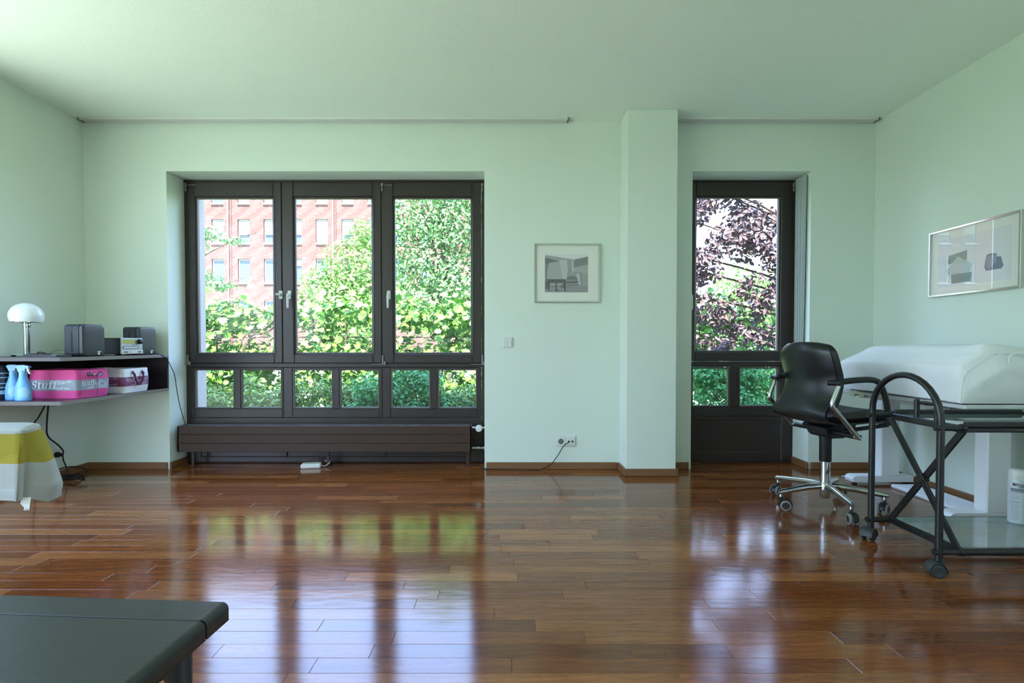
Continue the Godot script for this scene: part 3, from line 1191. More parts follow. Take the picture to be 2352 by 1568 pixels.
func speaker(label: String, at: Vector3, turn: float, s: float) -> void:
	# front towards local +x
	var t := thing("loudspeaker", label, "loudspeaker", at, turn, "loudspeakers on the shelf")
	var w := 0.152 * s
	var h := 0.196 * s
	var d := 0.125 * s
	var mb := MB.new()
	mb.xf = Transform3D(Basis(Vector3.UP, PI / 2), Vector3(0, h / 2, 0))
	mb.extrude(round_rect(w, h, 0.022, 6), -d * 0.5, d * 0.28, true)
	part(t, "cabinet", mb, M.speaker_black)
	mb = MB.new()
	mb.xf = Transform3D(Basis(Vector3.UP, PI / 2), Vector3(0, h / 2, 0))
	mb.extrude(round_rect(w * 0.97, h * 0.97, 0.021, 6), d * 0.28, d * 0.32, true)
	part(t, "joint", mb, M.black_rubber)
	# the bowed front
	mb = MB.new()
	var out := round_rect(w, h, 0.024, 6)
	var rings := []
	for k in [[0.0, 1.0], [0.55, 1.0], [0.8, 0.985], [0.93, 0.95], [1.0, 0.88], [1.03, 0.6], [1.035, 0.001]]:
		var line := []
		for p in out:
			line.append(Vector3(d * (0.32 + 0.18 * k[0]), h / 2 + p.y * k[1], -p.x * k[1]))
		line.append(line[0])
		rings.append(line)
	mb.sheet(rings, 0.0, true)
	part(t, "front_grille", mb, M.speaker_grille)
	mb = MB.new()
	mb.slab(Vector3(-0.012, h * 0.46, w / 2 + 0.0006), Vector3(0.008, h * 0.62, 0.002), 0.0008)
	part(t, "groove", mb, M.black_rubber)
	mb = MB.new()
	mb.slab(Vector3(-d * 0.28, h - 0.034, w / 2 + 0.0004), Vector3(d * 0.42, 0.0015, 0.001), 0.0002)
	mb.slab(Vector3(-d * 0.07, h - 0.018, w / 2 + 0.0004), Vector3(0.0015, 0.032, 0.001), 0.0002)
	part(t, "seam", mb, M.black_rubber)
	mb = MB.new()
	mb.slab(Vector3(d * 0.506, 0.028, -w * 0.22), Vector3(0.003, 0.006, 0.026), 0.001)
	mb.slab(Vector3(d * 0.506, 0.016, -w * 0.20), Vector3(0.003, 0.014, 0.014), 0.001)
	part(t, "badge", mb, M.white_plastic)


func bag(called: String, label: String, at: Vector3, sx: float, sy: float, sz: float, cloth: Material, band: Material, word: Material, rope: Material, hangs: bool) -> void:
	var t := thing(called, label, "storage bag", at, 0.0, "fabric storage bags on the shelf")
	var prof := func(y0: float, y1: float, grow: float, k: int) -> Array:
		var rows := []
		for i in k + 1:
			var f := float(i) / k
			var y := lerpf(y0, y1, f)
			var sag := 0.006 * sin(PI * y / sy) + grow
			var line := []
			for p in round_rect(sx + 2 * sag, sz + 2 * sag, 0.028, 5):
				var dent := 0.004 * sin(p.x * 61.0 + y * 40.0) * sin(y * 33.0 + p.y * 20.0)
				line.append(Vector3(p.x + dent, y + 0.004 * sin(p.x * 23.0) * f, p.y + dent))
			line.append(line[0])
			rows.append(line)
		return rows
	var mb := MB.new()
	var rows: Array = prof.call(0.0, sy, 0.0, 14)
	mb.sheet(rows)
	var inner := []
	for r in rows:
		var line := []
		for p in r:
			line.append(Vector3(p.x * 0.97, p.y, p.z * 0.97))
		inner.append(line)
	mb.sheet(inner, 0.0, true)
	var pl := PackedVector2Array()
	for i in rows[0].size() - 1:
		pl.append(Vector2(rows[0][i].x, rows[0][i].z))
	mb.xf = Transform3D(Basis(Vector3.RIGHT, PI / 2), Vector3.ZERO)
	mb.extrude(pl, -0.003, 0.0)
	mb.xf = Transform3D.IDENTITY
	var body := part(t, "body", mb, cloth)
	mb = MB.new()
	mb.sheet(prof.call(sy - 0.012, sy + 0.001, 0.0016, 2))
	part(body, "hem", mb, cloth)
	mb = MB.new()
	mb.sheet(prof.call(sy * 0.28, sy * 0.66, 0.0012, 6))
	var strip := part(t, "printed_band", mb, band)
	var fz := sz / 2 + 0.0085
	var fx := sx / 2 + 0.0085
	# words round the band: a large line, then small ones, on the near and the right side
	var front := Transform3D(Basis.IDENTITY, Vector3(0, sy * 0.47, fz))
	for wd in [["Stuff", 0.046, -sx * 0.16, 0.0], ["Stuff", 0.024, sx * 0.24, 0.014], ["Stuff stuff", 0.013, sx * 0.22, -0.018]]:
		part(strip, "lettering", lettering(wd[0], wd[1], 0.0006, 0.0, 0.18), word, front * Transform3D(Basis.IDENTITY, Vector3(wd[2], wd[3], 0)))
	var side := Transform3D(Basis(Vector3.UP, PI / 2), Vector3(fx, sy * 0.47, 0))
	for wd in [["Stuff", 0.030, -sz * 0.24, 0.008], ["Stuff", 0.016, sz * 0.06, 0.004], ["Stuff", 0.022, sz * 0.27, 0.014], ["Stuff", 0.026, sz * 0.20, -0.016], ["stuff", 0.016, -sz * 0.16, -0.019]]:
		part(strip, "lettering", lettering(wd[0], wd[1], 0.0006), word, side * Transform3D(Basis.IDENTITY, Vector3(wd[2], wd[3], 0)))
	# eyelets and rope handle on the right side
	var ya := sy * 0.84
	var za := 0.045
	for s in [-1.0, 1.0]:
		mb = MB.new()
		mb.xf = Transform3D(Basis(Vector3.BACK, -PI / 2), Vector3(fx - 0.002, ya, s * za))
		mb.lathe([Vector2(0.006, 0), Vector2(0.006, 0.003), Vector2(0.010, 0.004), Vector2(0.012, 0.002), Vector2(0.012, 0)], 16)
		part(t, "eyelet", mb, M.brushed_metal)
	var drop := 0.085 if hangs else 0.006
	var path := smooth_path([Vector3(fx - 0.008, ya, za), Vector3(fx + 0.008, ya - 0.004, za * 0.98), Vector3(fx + 0.012, ya - drop * 0.6, za * 0.72), Vector3(fx + 0.012, ya - drop, 0), Vector3(fx + 0.012, ya - drop * 0.6, -za * 0.72), Vector3(fx + 0.008, ya - 0.004, -za * 0.98), Vector3(fx - 0.008, ya, -za)], 8)
	for s in 2:
		mb = MB.new()
		var twist := []
		for i in path.size():
			var an := i * 0.55 + PI * s
			twist.append(path[i] + Vector3(cos(an), sin(an) * 0.7, sin(an)) * 0.003)
		mb.tube(twist, 0.0042, 7)
		part(t, "rope_handle", mb, rope if s == 0 or hangs else M.rope_grey)
	if not hangs:
		mb = MB.new()
		mb.tube(smooth_path([Vector3(fx + 0.012, ya - 0.006, -0.002), Vector3(fx + 0.006, sy * 0.6, -0.006), Vector3(fx + 0.006, sy * 0.35, -0.010), Vector3(fx + 0.005, 0.01, -0.004)], 5), 0.0012, 6)
		part(t, "cord_tail", mb, rope)


func spray_bottle(label: String, at: Vector3, turn: float) -> void:
	var t := thing("spray_bottle", label, "spray bottle", at, turn, "blue spray bottles on the shelf")
	var mb := MB.new()
	var prof := [[0.0, 0.040, 0.026], [0.006, 0.043, 0.028], [0.05, 0.043, 0.028], [0.085, 0.038, 0.026], [0.115, 0.027, 0.021], [0.135, 0.021, 0.018], [0.150, 0.019, 0.017]]
	var rows := []
	for p in prof:
		var line := []
		for k in 25:
			var an := TAU * k / 24
			line.append(Vector3(cos(an) * p[1], p[0], -sin(an) * p[2]))
		rows.append(line)
	mb.sheet(rows)
	mb.lathe([Vector2(0, 0), Vector2(0.03, 0)], 16, Vector3(0, 0.001, 0))
	part(t, "bottle", mb, M.bottle_blue)
	mb = MB.new()
	mb.lathe([Vector2(0.019, 0.145), Vector2(0.0195, 0.150), Vector2(0.017, 0.165), Vector2(0.015, 0.172)], 18)
	part(t, "collar", mb, M.bottle_cap)
	mb = MB.new()
	mb.extrude(PackedVector2Array([Vector2(-0.016, 0.165), Vector2(0.014, 0.165), Vector2(0.018, 0.184), Vector2(0.036, 0.188), Vector2(0.037, 0.198), Vector2(0.010, 0.205), Vector2(-0.022, 0.204), Vector2(-0.031, 0.195), Vector2(-0.024, 0.184)]), -0.011, 0.011, true)
	part(t, "spray_head", mb, M.bottle_cap)
	mb = MB.new()
	mb.extrude(PackedVector2Array([Vector2(0.020, 0.188), Vector2(0.030, 0.188), Vector2(0.035, 0.165), Vector2(0.040, 0.152), Vector2(0.034, 0.153), Vector2(0.026, 0.168)]), -0.006, 0.006, true)
	part(t, "trigger", mb, M.white_plastic)
	mb = MB.new()
	rows = []
	for y in [0.018, 0.04, 0.062, 0.078]:
		var line := []
		var half := 0.9 * sin(clampf((y - 0.008) / 0.08, 0.1, 0.95) * PI)
		for k in 9:
			var an := PI / 2 - 0.5 + half * (k / 4.0 - 1.0) * 0.9
			line.append(Vector3(cos(an) * 0.0437, y, sin(an) * 0.0287))
		rows.append(line)
	mb.sheet(rows, 0.0, true)
	part(t, "sticker", mb, M.bottle_label)


func build_shelf_things() -> void:
	mat("speaker_black", Color(0.15, 0.17, 0.19), 0.5)
	mat("speaker_grille", Color(0.19, 0.205, 0.21), 0.34)
	mat("opal_glass", Color(0.90, 0.92, 0.92), 0.12)
	mat("pink_cloth", Color(0.84, 0.29, 0.55), 0.75)
	mat("band_grey", Color(0.56, 0.58, 0.61), 0.7)
	mat("word_pale", Color(0.84, 0.85, 0.86), 0.7)
	mat("white_cloth", Color(0.92, 0.92, 0.92), 0.8)
	mat("band_plum", Color(0.50, 0.28, 0.42), 0.75)
	mat("word_lilac", Color(0.78, 0.70, 0.77), 0.75)
	mat("rope_plum", Color(0.42, 0.16, 0.34), 0.85)
	mat("rope_grey", Color(0.72, 0.72, 0.76), 0.85)
	mat("bottle_blue", Color(0.42, 0.66, 0.88), 0.3)
	mat("bottle_cap", Color(0.50, 0.70, 0.88), 0.35)
	mat("bottle_label", Color(0.56, 0.74, 0.86), 0.5)
	mat("display_amber", Color(0.72, 0.74, 0.42), 0.2)
	mat("stereo_silver", Color(0.70, 0.72, 0.73), 0.35, 0.6)
	var Y := SHELF_TOP

	# table lamp: glass foot and stem, opal dome
	var t := thing("table_lamp", "table lamp with white opal glass dome and clear glass stem", "lamp", D(-2.890, Y, 3.15))
	var mb := MB.new()
	mb.lathe([Vector2(0, 0.010), Vector2(0.076, 0.010), Vector2(0.078, 0.013), Vector2(0.076, 0.016), Vector2(0, 0.016)], 40)
	var foot := part(t, "base", mb, M.shelf_glass)
	for k in 3:
		mb = MB.new()
		mb.lathe([Vector2(0, 0), Vector2(0.006, 0), Vector2(0.014, 0.010), Vector2(0, 0.010)], 14, Vector3(cos(TAU * k / 3 + 0.4) * 0.060, 0, sin(TAU * k / 3 + 0.4) * 0.060))
		part(foot, "rubber_foot", mb, M.black_rubber)
	mb = MB.new()
	mb.lathe([Vector2(0, 0.016), Vector2(0.0155, 0.016), Vector2(0.016, 0.018), Vector2(0.016, 0.182), Vector2(0, 0.182)], 24)
	part(t, "stem", mb, M.brushed_metal)
	mb = MB.new()
	mb.lathe([Vector2(0.0185, 0.176), Vector2(0.019, 0.178), Vector2(0.019, 0.206), Vector2(0.017, 0.210), Vector2(0, 0.210)], 24)
	part(t, "collar", mb, M.chrome)
	mb = MB.new()
	mb.lathe([Vector2(0.0, 0.204), Vector2(0.074, 0.204), Vector2(0.077, 0.206), Vector2(0.077, 0.209)], 40)
	part(t, "rim", mb, M.chrome)
	mb = MB.new()
	var dome := []
	for k in 15:
		var an := lerpf(-0.42, PI / 2, k / 14.0)
		dome.append(Vector2(cos(an) * 0.084, 0.245 + sin(an) * (0.078 if an > 0 else 0.09)))
	mb.lathe(dome, 48)
	part(t, "shade", mb, M.opal_glass)

	speaker("black loudspeaker with grey front, nearer the lamp", D(-2.607, Y, 3.235), deg_to_rad(-8), 1.0)
	speaker("black loudspeaker with grey front, in the corner behind the stereo", D(-2.625, Y, 3.745), deg_to_rad(-8), 1.0)

	t = thing("compact_stereo", "small black compact stereo with silver front and yellow display", "stereo", D(-2.610, Y, 3.535), deg_to_rad(-8))
	mb = MB.new()
	mb.slab(Vector3(-0.02, 0.062, 0), Vector3(0.20, 0.108, 0.168), 0.003)
	var body := part(t, "body", mb, M.black_plastic)
	for s in [[-0.09, -0.06], [-0.09, 0.06], [0.05, -0.06], [0.05, 0.06]]:
		mb = MB.new()
		mb.lathe([Vector2(0, 0), Vector2(0.010, 0), Vector2(0.010, 0.009), Vector2(0, 0.009)], 12, Vector3(s[0], 0, s[1]))
		part(body, "rubber_foot", mb, M.black_rubber)
	mb = MB.new()
	mb.slab(Vector3(0.084, 0.075, 0), Vector3(0.010, 0.082, 0.170), 0.002)
	var face_ := part(t, "front_panel", mb, M.stereo_silver)
	mb = MB.new()
	mb.slab(Vector3(0.086, 0.022, 0), Vector3(0.014, 0.024, 0.170), 0.002)
	part(t, "lower_strip", mb, M.white_plastic)
	mb = MB.new()
	mb.slab(Vector3(0.0895, 0.092, 0.025), Vector3(0.002, 0.028, 0.10), 0.0008)
	part(face_, "display", mb, M.display_amber)
	mb = MB.new()
	mb.xf = Transform3D(Basis(Vector3.BACK, -PI / 2), Vector3(0.089, 0.092, -0.055))
	mb.lathe([Vector2(0.017, 0), Vector2(0.016, 0.018), Vector2(0.013, 0.020), Vector2(0, 0.020)], 24)
	part(face_, "knob", mb, M.black_plastic)
	mb = MB.new()
	mb.slab(Vector3(0.0895, 0.052, 0.012), Vector3(0.002, 0.016, 0.125), 0.0006)
	var slot := part(face_, "disc_slot", mb, M.black_plastic)
	mb = MB.new()
	mb.slab(Vector3(0.0905, 0.052, 0.012), Vector3(0.002, 0.010, 0.115), 0.0006)
	part(slot, "tray", mb, M.white_plastic)
	for z in [0.0, -0.015, -0.030]:
		mb = MB.new()
		mb.slab(Vector3(0.090, 0.068, z), Vector3(0.003, 0.004, 0.006), 0.0008)
		part(face_, "button", mb, M.black_plastic)
	mb = MB.new()
	mb.slab(Vector3(0.0935, 0.022, 0.055), Vector3(0.001, 0.010, 0.035), 0.0003)
	mb.slab(Vector3(0.0935, 0.022, 0.018), Vector3(0.001, 0.010, 0.006), 0.0003)
	mb.slab(Vector3(0.0935, 0.022, -0.055), Vector3(0.001, 0.010, 0.030), 0.0003)
	part(t, "marking", mb, M.plastic_shadow_gap)

	# remote-like keyboard lying at the edge
	t = thing("keyboard", "flat black keyboard lying in front of the nearer loudspeaker", "keyboard", D(-2.66, Y, 3.045), deg_to_rad(-3))
	mb = MB.new()
	mb.extrude(PackedVector2Array([Vector2(-0.115, 0.0), Vector2(0.085, 0.0), Vector2(0.085, 0.013), Vector2(-0.09, 0.017), Vector2(-0.115, 0.014)]), -0.05, 0.05)
	part(t, "case", mb, M.black_plastic)
	mb = MB.new()
	for i in 12:
		for j in 4:
			mb.slab(Vector3(-0.092 + i * 0.0125, 0.018 - i * 0.00028, -0.036 + j * 0.0185), Vector3(0.010, 0.004, 0.015), 0.001)
	part(t, "keys", mb, M.black_rubber)
	mb = MB.new()
	mb.slab(Vector3(0.070, 0.014, 0.02), Vector3(0.045, 0.002, 0.05), 0.0006)
	part(t, "palm_plate", mb, M.brushed_metal)

	var L := SHELF_LOW
	bag("storage_bag", "pink fabric storage bag with a grey lettered band", D(-2.705, L, 3.235), 0.30, 0.168, 0.24, M.pink_cloth, M.band_grey, M.word_pale, M.rope_plum, false)
	bag("storage_bag", "white fabric storage bag with plum band and hanging rope handle", D(-2.668, L, 3.565), 0.28, 0.160, 0.25, M.white_cloth, M.band_plum, M.word_lilac, M.rope_plum, true)
	spray_bottle("light blue spray bottle touching the pink bag", D(-2.782, L, 3.005), 0.12)
	spray_bottle("light blue spray bottle behind the first, next to the striped canister", D(-2.885, L, 3.055), 0.12)
	t = thing("canister", "dark canister with pale striped label at the left end of the shelf", "canister", D(-2.995, L, 3.10))
	mb = MB.new()
	mb.lathe([Vector2(0, 0), Vector2(0.046, 0), Vector2(0.048, 0.003), Vector2(0.048, 0.165), Vector2(0.044, 0.172), Vector2(0, 0.172)], 28)
	part(t, "can", mb, mat("canister_navy", Color(0.14, 0.18, 0.26), 0.4))
	mb = MB.new()
	mb.lathe([Vector2(0.030, 0.172), Vector2(0.030, 0.196), Vector2(0.027, 0.200), Vector2(0, 0.200)], 24)
	part(t, "lid", mb, M.canister_navy)
	for y in [0.150, 0.125, 0.090, 0.066, 0.030]:
		mb = MB.new()
		mb.lathe([Vector2(0.0484, y), Vector2(0.0484, y + (0.006 if y > 0.05 else 0.022))], 28)
		part(t, "stripe", mb, M.bottle_label)


# ---------------------------------------------------------------- radiator and wall fittings

func build_radiator() -> void:
	mat("radiator_brown", Color(0.24, 0.155, 0.105), 0.6)
	mat("radiator_top", Color(0.42, 0.38, 0.36), 0.35)
	var t := thing("radiator", "long low dark brown panel radiator below the wide window", "radiator", D(-1.374, 0.0, 3.93))
	var X := 1.11
	for k in 3:
		var mb := MB.new()
		mb.slab(Vector3(0, 0.118 + 0.033 + k * 0.066, -0.012), Vector3(X * 2, 0.0645, 0.024), 0.002)
		part(t, "front_panel", mb, M.radiator_brown)
	var mb := MB.new()
	mb.slab(Vector3(0, 0.217, -0.10), Vector3(X * 2 - 0.01, 0.19, 0.022), 0.002)
	part(t, "rear_panel", mb, M.radiator_brown)
	for s in [-1.0, 1.0]:
		mb = MB.new()
		mb.slab(Vector3(s * (X - 0.006), 0.217, -0.055), Vector3(0.012, 0.196, 0.11), 0.002)
		part(t, "end_cap", mb, M.radiator_brown)
	mb = MB.new()
	mb.slab(Vector3(0, 0.313, -0.022), Vector3(X * 2 - 0.03, 0.006, 0.012), 0.001)
	mb.slab(Vector3(0, 0.313, -0.092), Vector3(X * 2 - 0.03, 0.006, 0.012), 0.001)
	for k in 150:
		mb.slab(Vector3(-X + 0.03 + k * (2 * X - 0.06) / 149.0, 0.313, -0.057), Vector3(0.006, 0.005, 0.06), 0.0)
	part(t, "top_grille", mb, M.radiator_top)
	for x in [-1.023, 0.009, 1.078]:
		mb = MB.new()
		mb.slab(Vector3(x, 0.06, -0.055), Vector3(0.022, 0.118, 0.016), 0.002)
		mb.slab(Vector3(x, 0.003, -0.055), Vector3(0.05, 0.006, 0.05), 0.002)
		mb.slab(Vector3(x, 0.117, -0.055), Vector3(0.07, 0.008, 0.08), 0.002)
		part(t, "foot", mb, M.radiator_brown)
	var v := Node3D.new()
	mb = MB.new()
	mb.tube([Vector3(1.11, 0.292, -0.06), Vector3(1.150, 0.292, -0.06)], 0.010, 12)
	mb.tube([Vector3(1.175, 0.292, -0.06), Vector3(1.211, 0.292, -0.06)], 0.014, 12)
	var valve := part(t, "valve", mb, M.chrome)
	mb = MB.new()
	mb.xf = Transform3D(Basis(Vector3.RIGHT, PI / 2), Vector3(1.165, 0.292, -0.062))
	mb.lathe([Vector2(0.018, -0.01), Vector2(0.022, 0.0), Vector2(0.026, 0.012), Vector2(0.0265, 0.035), Vector2(0.022, 0.045), Vector2(0, 0.048)], 18)
	part(valve, "thermostat_head", mb, M.white_plastic)
	mb = MB.new()
	mb.tube([Vector3(1.11, 0.137, -0.06), Vector3(1.211, 0.137, -0.06)], 0.009, 12)
	mb.tube([Vector3(1.150, 0.137, -0.06), Vector3(1.170, 0.137, -0.06)], 0.014, 6)
	mb.tube([Vector3(1.190, 0.137, -0.06), Vector3(1.211, 0.137, -0.06)], 0.015, 12)
	part(t, "return_pipe", mb, M.brushed_metal)
	v.free()

	t = thing("power_adapter", "small white power adapter lying on the floor under the radiator", "adapter", D(-1.475, 0.0, 3.935), 0.18)
	mb = MB.new()
	mb.slab(Vector3(0, 0.017, 0), Vector3(0.145, 0.034, 0.075), 0.008)
	part(t, "case", mb, M.white_plastic)
	mb = MB.new()
	mb.tube(smooth_path([Vector3(0.07, 0.017, 0), Vector3(0.10, 0.010, 0.01), Vector3(0.13, 0.03, -0.02), Vector3(0.12, 0.045, -0.05), Vector3(0.09, 0.03, -0.06)], 5), 0.003, 7)
	part(t, "lead", mb, M.white_plastic)


func print_image(w: int, h: int, shapes: Array, base: Color, rough := 0.05) -> ImageTexture:
	var nz := FastNoiseLite.new()
	nz.frequency = 0.09
	nz.fractal_octaves = 3
	return noise_image(w, h, func(x, y):
		var c := base
		var p := Vector2(x, y)
		for s in shapes:
			if Geometry2D.is_point_in_polygon(p, s[0]):
				c = s[1]
		var k := 1.0 + rough * nz.get_noise_2d(x * 1.0, y * 3.0) * 2.0
		return Color(c.r * k, c.g * k, c.b * k))


func framed(called: String, label: String, at: Transform3D, w: float, h: float, f: float, mount: Material, art: Rect2, art_mat: Material) -> void:
	var t := thing(called, label, "picture")
	t.transform = at
	var mb := MB.new()
	var o := [Vector3(-w / 2, -h / 2, 0), Vector3(w / 2, -h / 2, 0), Vector3(w / 2, h / 2, 0), Vector3(-w / 2, h / 2, 0)]
	for k in 4:
		var a: Vector3 = o[k]
		var b: Vector3 = o[(k + 1) % 4]
		mb = MB.new()
		var ins := func(p: Vector3, d: float, z: float) -> Vector3:
			return Vector3(p.x - signf(p.x) * d, p.y - signf(p.y) * d, z)
		var out := Vector3(-(b - a).y, (b - a).x, 0).normalized() * -1.0
		mb.quad(a, b, ins.call(b, 0, 0.018), ins.call(a, 0, 0.018), out)
		mb.quad(ins.call(a, 0, 0.018), ins.call(b, 0, 0.018), ins.call(b, 0.002, 0.020), ins.call(a, 0.002, 0.020), out + Vector3.BACK)
		mb.quad(ins.call(a, 0.002, 0.020), ins.call(b, 0.002, 0.020), ins.call(b, f - 0.002, 0.020), ins.call(a, f - 0.002, 0.020), Vector3.BACK)
		mb.quad(ins.call(a, f - 0.002, 0.020), ins.call(b, f - 0.002, 0.020), ins.call(b, f, 0.010), ins.call(a, f, 0.010), -out + Vector3.BACK)
		mb.quad(a, b, ins.call(b, f, 0.0), ins.call(a, f, 0.0), Vector3.FORWARD)
		part(t, "frame", mb, M.silver_frame)
	mb = MB.new()
	mb.slab(Vector3(0, 0, 0.004), Vector3(w - 2 * f + 0.002, h - 2 * f + 0.002, 0.006), 0.0)
	var card := part(t, "mount", mb, mount)
	mb = MB.new()
	var p := art.position
	var e := art.end
	mb.quad(Vector3(p.x, p.y, 0.0075), Vector3(e.x, p.y, 0.0075), Vector3(e.x, e.y, 0.0075), Vector3(p.x, e.y, 0.0075), Vector3.BACK, Vector2(0, 1), Vector2(1, 1), Vector2(1, 0), Vector2(0, 0))
	part(card, "print", mb, art_mat)
	mb = MB.new()
	var iw := w / 2 - f + 0.001
	var ih := h / 2 - f + 0.001
	mb.quad(Vector3(-iw, -ih, 0.011), Vector3(iw, -ih, 0.011), Vector3(iw, ih, 0.011), Vector3(-iw, ih, 0.011), Vector3.BACK)
	part(t, "pane", mb, M.picture_glass)


func build_wall_things() -> void:
	# a pencil drawing of a room with a bench and a curving stair
	var W := 220.0
	var g := func(k: float) -> Color: return Color(k, k, k)
	var q := func(a: Array) -> PackedVector2Array:
		var o := PackedVector2Array()
		for i in range(0, a.size(), 2):
			o.append(Vector2(a[i], a[i + 1]))
		return o
	var shapes := [
		[q.call([0, 0, 150, 24, 220, 8, 220, 188, 0, 188]), g.call(0.62)],
		[q.call([0, 0, 220, 0, 220, 8, 146, 24, 70, 12, 0, 2]), g.call(0.86)],
		[q.call([0, 10, 70, 28, 92, 120, 0, 130]), g.call(0.66)],
		[q.call([0, 14, 70, 32, 62, 34, 30, 38, 0, 48]), g.call(0.42)],
		[q.call([0, 48, 20, 42, 12, 70, 10, 120, 0, 150]), g.call(0.50)],
		[q.call([72, 26, 112, 26, 116, 80, 108, 124, 90, 124]), g.call(0.74)],
		[q.call([114, 34, 132, 30, 140, 90, 120, 110, 116, 80]), g.call(0.60)],
		[q.call([134, 28, 146, 26, 148, 90, 138, 88]), g.call(0.72)],
		[q.call([148, 26, 220, 10, 220, 48, 148, 64]), g.call(0.50)],
		[q.call([148, 64, 220, 48, 220, 96, 150, 92]), g.call(0.66)],
		[q.call([146, 88, 190, 88, 194, 158, 184, 156, 182, 96, 146, 94]), g.call(0.56)],
		[q.call([116, 108, 150, 104, 166, 120, 172, 146, 100, 146]), g.call(0.46)],
		[q.call([100, 138, 172, 132, 180, 146, 176, 160, 84, 168, 76, 158]), g.call(0.40)],
		[q.call([96, 146, 178, 142, 178, 146, 96, 151]), g.call(0.66)],
		[q.call([86, 156, 182, 152, 182, 156, 86, 161]), g.call(0.62)],
		[q.call([112, 126, 168, 124, 168, 127, 112, 130]), g.call(0.62)],
		[q.call([160, 92, 172, 92, 182, 150, 172, 150]), g.call(0.74)],
		[q.call([0, 168, 80, 166, 220, 152, 220, 188, 0, 184]), g.call(0.56)],
		[q.call([8, 122, 104, 122, 106, 140, 10, 140]), g.call(0.34)],
		[q.call([14, 140, 24, 140, 22, 180, 18, 180]), g.call(0.24)],
		[q.call([54, 142, 60, 142, 60, 178, 54, 178]), g.call(0.28)],
		[q.call([52, 176, 70, 176, 70, 180, 52, 180]), g.call(0.28)],
		[q.call([96, 140, 104, 140, 104, 182, 99, 182]), g.call(0.24)],
		[q.call([24, 158, 96, 156, 96, 160, 24, 162]), g.call(0.36)],
		[q.call([0, 130, 14, 142, 14, 170, 0, 172]), g.call(0.38)]]
	var m := mat("drawing_print", Color(1, 1, 1), 0.9)
	m.albedo_texture = print_image(220, 188, shapes, g.call(0.86), 0.035)
	mat("mount_card", Color(0.90, 0.90, 0.86), 0.95)
	framed("framed_picture", "small silver-framed pencil drawing on the wall beside the column", Transform3D(Basis.IDENTITY, D(0.449, 1.4585, WALL - 0.001)), 0.486, 0.434, 0.011, M.mount_card, Rect2(-0.163, -0.142, 0.319, 0.279), m)
	# a pale print of stones
	shapes = [
		[q.call([0, 0, 300, 0, 300, 200, 0, 200]), g.call(0.80)],
		[q.call([1, 1, 299, 1, 299, 199, 1, 199]), g.call(0.87)],
		[q.call([50, 70, 130, 60, 128, 100, 46, 106]), Color(0.52, 0.60, 0.56)],
		[q.call([40, 130, 90, 78, 150, 120, 140, 150, 44, 152]), Color(0.72, 0.77, 0.75)],
		[q.call([60, 150, 150, 152, 146, 188, 64, 190]), Color(0.48, 0.56, 0.53)],
		[q.call([208, 96, 224, 92, 246, 96, 246, 108, 262, 110, 272, 146, 264, 156, 206, 156, 200, 140]), Color(0.44, 0.48, 0.54)],
		[q.call([210, 100, 244, 98, 244, 130, 216, 152, 206, 140]), Color(0.55, 0.59, 0.65)]]
	m = mat("stone_print", Color(1, 1, 1), 0.9)
	m.albedo_texture = print_image(300, 200, shapes, g.call(0.87), 0.02)
	framed("framed_picture", "wide silver-framed print of stones on the right wall", Transform3D(Basis(Vector3.UP, -PI / 2), D(RIGHT - 0.002, 1.436, 3.064)), 0.604, 0.412, 0.014, M.mount_card, Rect2(-0.24, -0.15, 0.48, 0.29), m)

	# light switch
	var t := thing("light_switch", "white double rocker light switch on the wall right of the window", "light switch", D(0.008, 0.945, WALL))
	var mb := MB.new()
	mb.slab(Vector3(0, 0, 0.005), Vector3(0.080, 0.080, 0.010), 0.004)
	part(t, "plate", mb, M.white_plastic)
	for s in [-1.0, 1.0]:
		mb = MB.new()
		mb.slab(Vector3(s * 0.0155, 0, 0.0115), Vector3(0.0295, 0.060, 0.005), 0.002)
		var r := part(t, "rocker", mb, M.white_plastic)
		mb = MB.new()
		mb.slab(Vector3(s * 0.0155, 0.002, 0.0142), Vector3(0.002, 0.004, 0.0008), 0.0002)
		part(r, "mark", mb, M.plastic_shadow_gap)
	# socket and aerial outlet in one plate
	t = thing("wall_socket", "white double wall plate with mains socket and aerial outlet", "socket", D(0.442, 0.209, WALL))
	mb = MB.new()
	mb.slab(Vector3(0, 0, 0.005), Vector3(0.151, 0.080, 0.010), 0.004)
	part(t, "plate", mb, M.white_plastic)
	for s in [-1.0, 1.0]:
		mb = MB.new()
		mb.slab(Vector3(s * 0.0355, 0, 0.0115), Vector3(0.064, 0.064, 0.004), 0.003)
		part(t, "insert", mb, M.white_plastic)
	mb = MB.new()
	mb.xf = Transform3D(Basis(Vector3.RIGHT, PI / 2), Vector3(-0.0355, 0, 0.0138))
	mb.lathe([Vector2(0.021, 0), Vector2(0.0195, 0.0006), Vector2(0.0185, -0.001)], 24)
	mb.lathe([Vector2(0.0, 0.0002), Vector2(0.0185, 0.0002)], 24)
	part(t, "mains_socket", mb, M.plastic_shadow_gap)
	mb = MB.new()
	for p in [[-0.0445, 0.0], [-0.0265, 0.0]]:
		mb.slab(Vector3(p[0], p[1], 0.0142), Vector3(0.005, 0.005, 0.001), 0.0)
	for y in [-0.017, 0.017]:
		mb.slab(Vector3(-0.0355, y, 0.0142), Vector3(0.007, 0.004, 0.001), 0.0)
	part(t, "contact", mb, M.black_rubber)
	for x in [0.022, 0.050]:
		mb = MB.new()
		mb.xf = Transform3D(Basis(Vector3.RIGHT, PI / 2), Vector3(x, 0, 0.013))
		mb.lathe([Vector2(0.0065, 0), Vector2(0.0065, 0.004), Vector2(0.0045, 0.004), Vector2(0.0045, 0.001), Vector2(0, 0.001)], 16)
		part(t, "aerial_jack", mb, M.black_rubber)
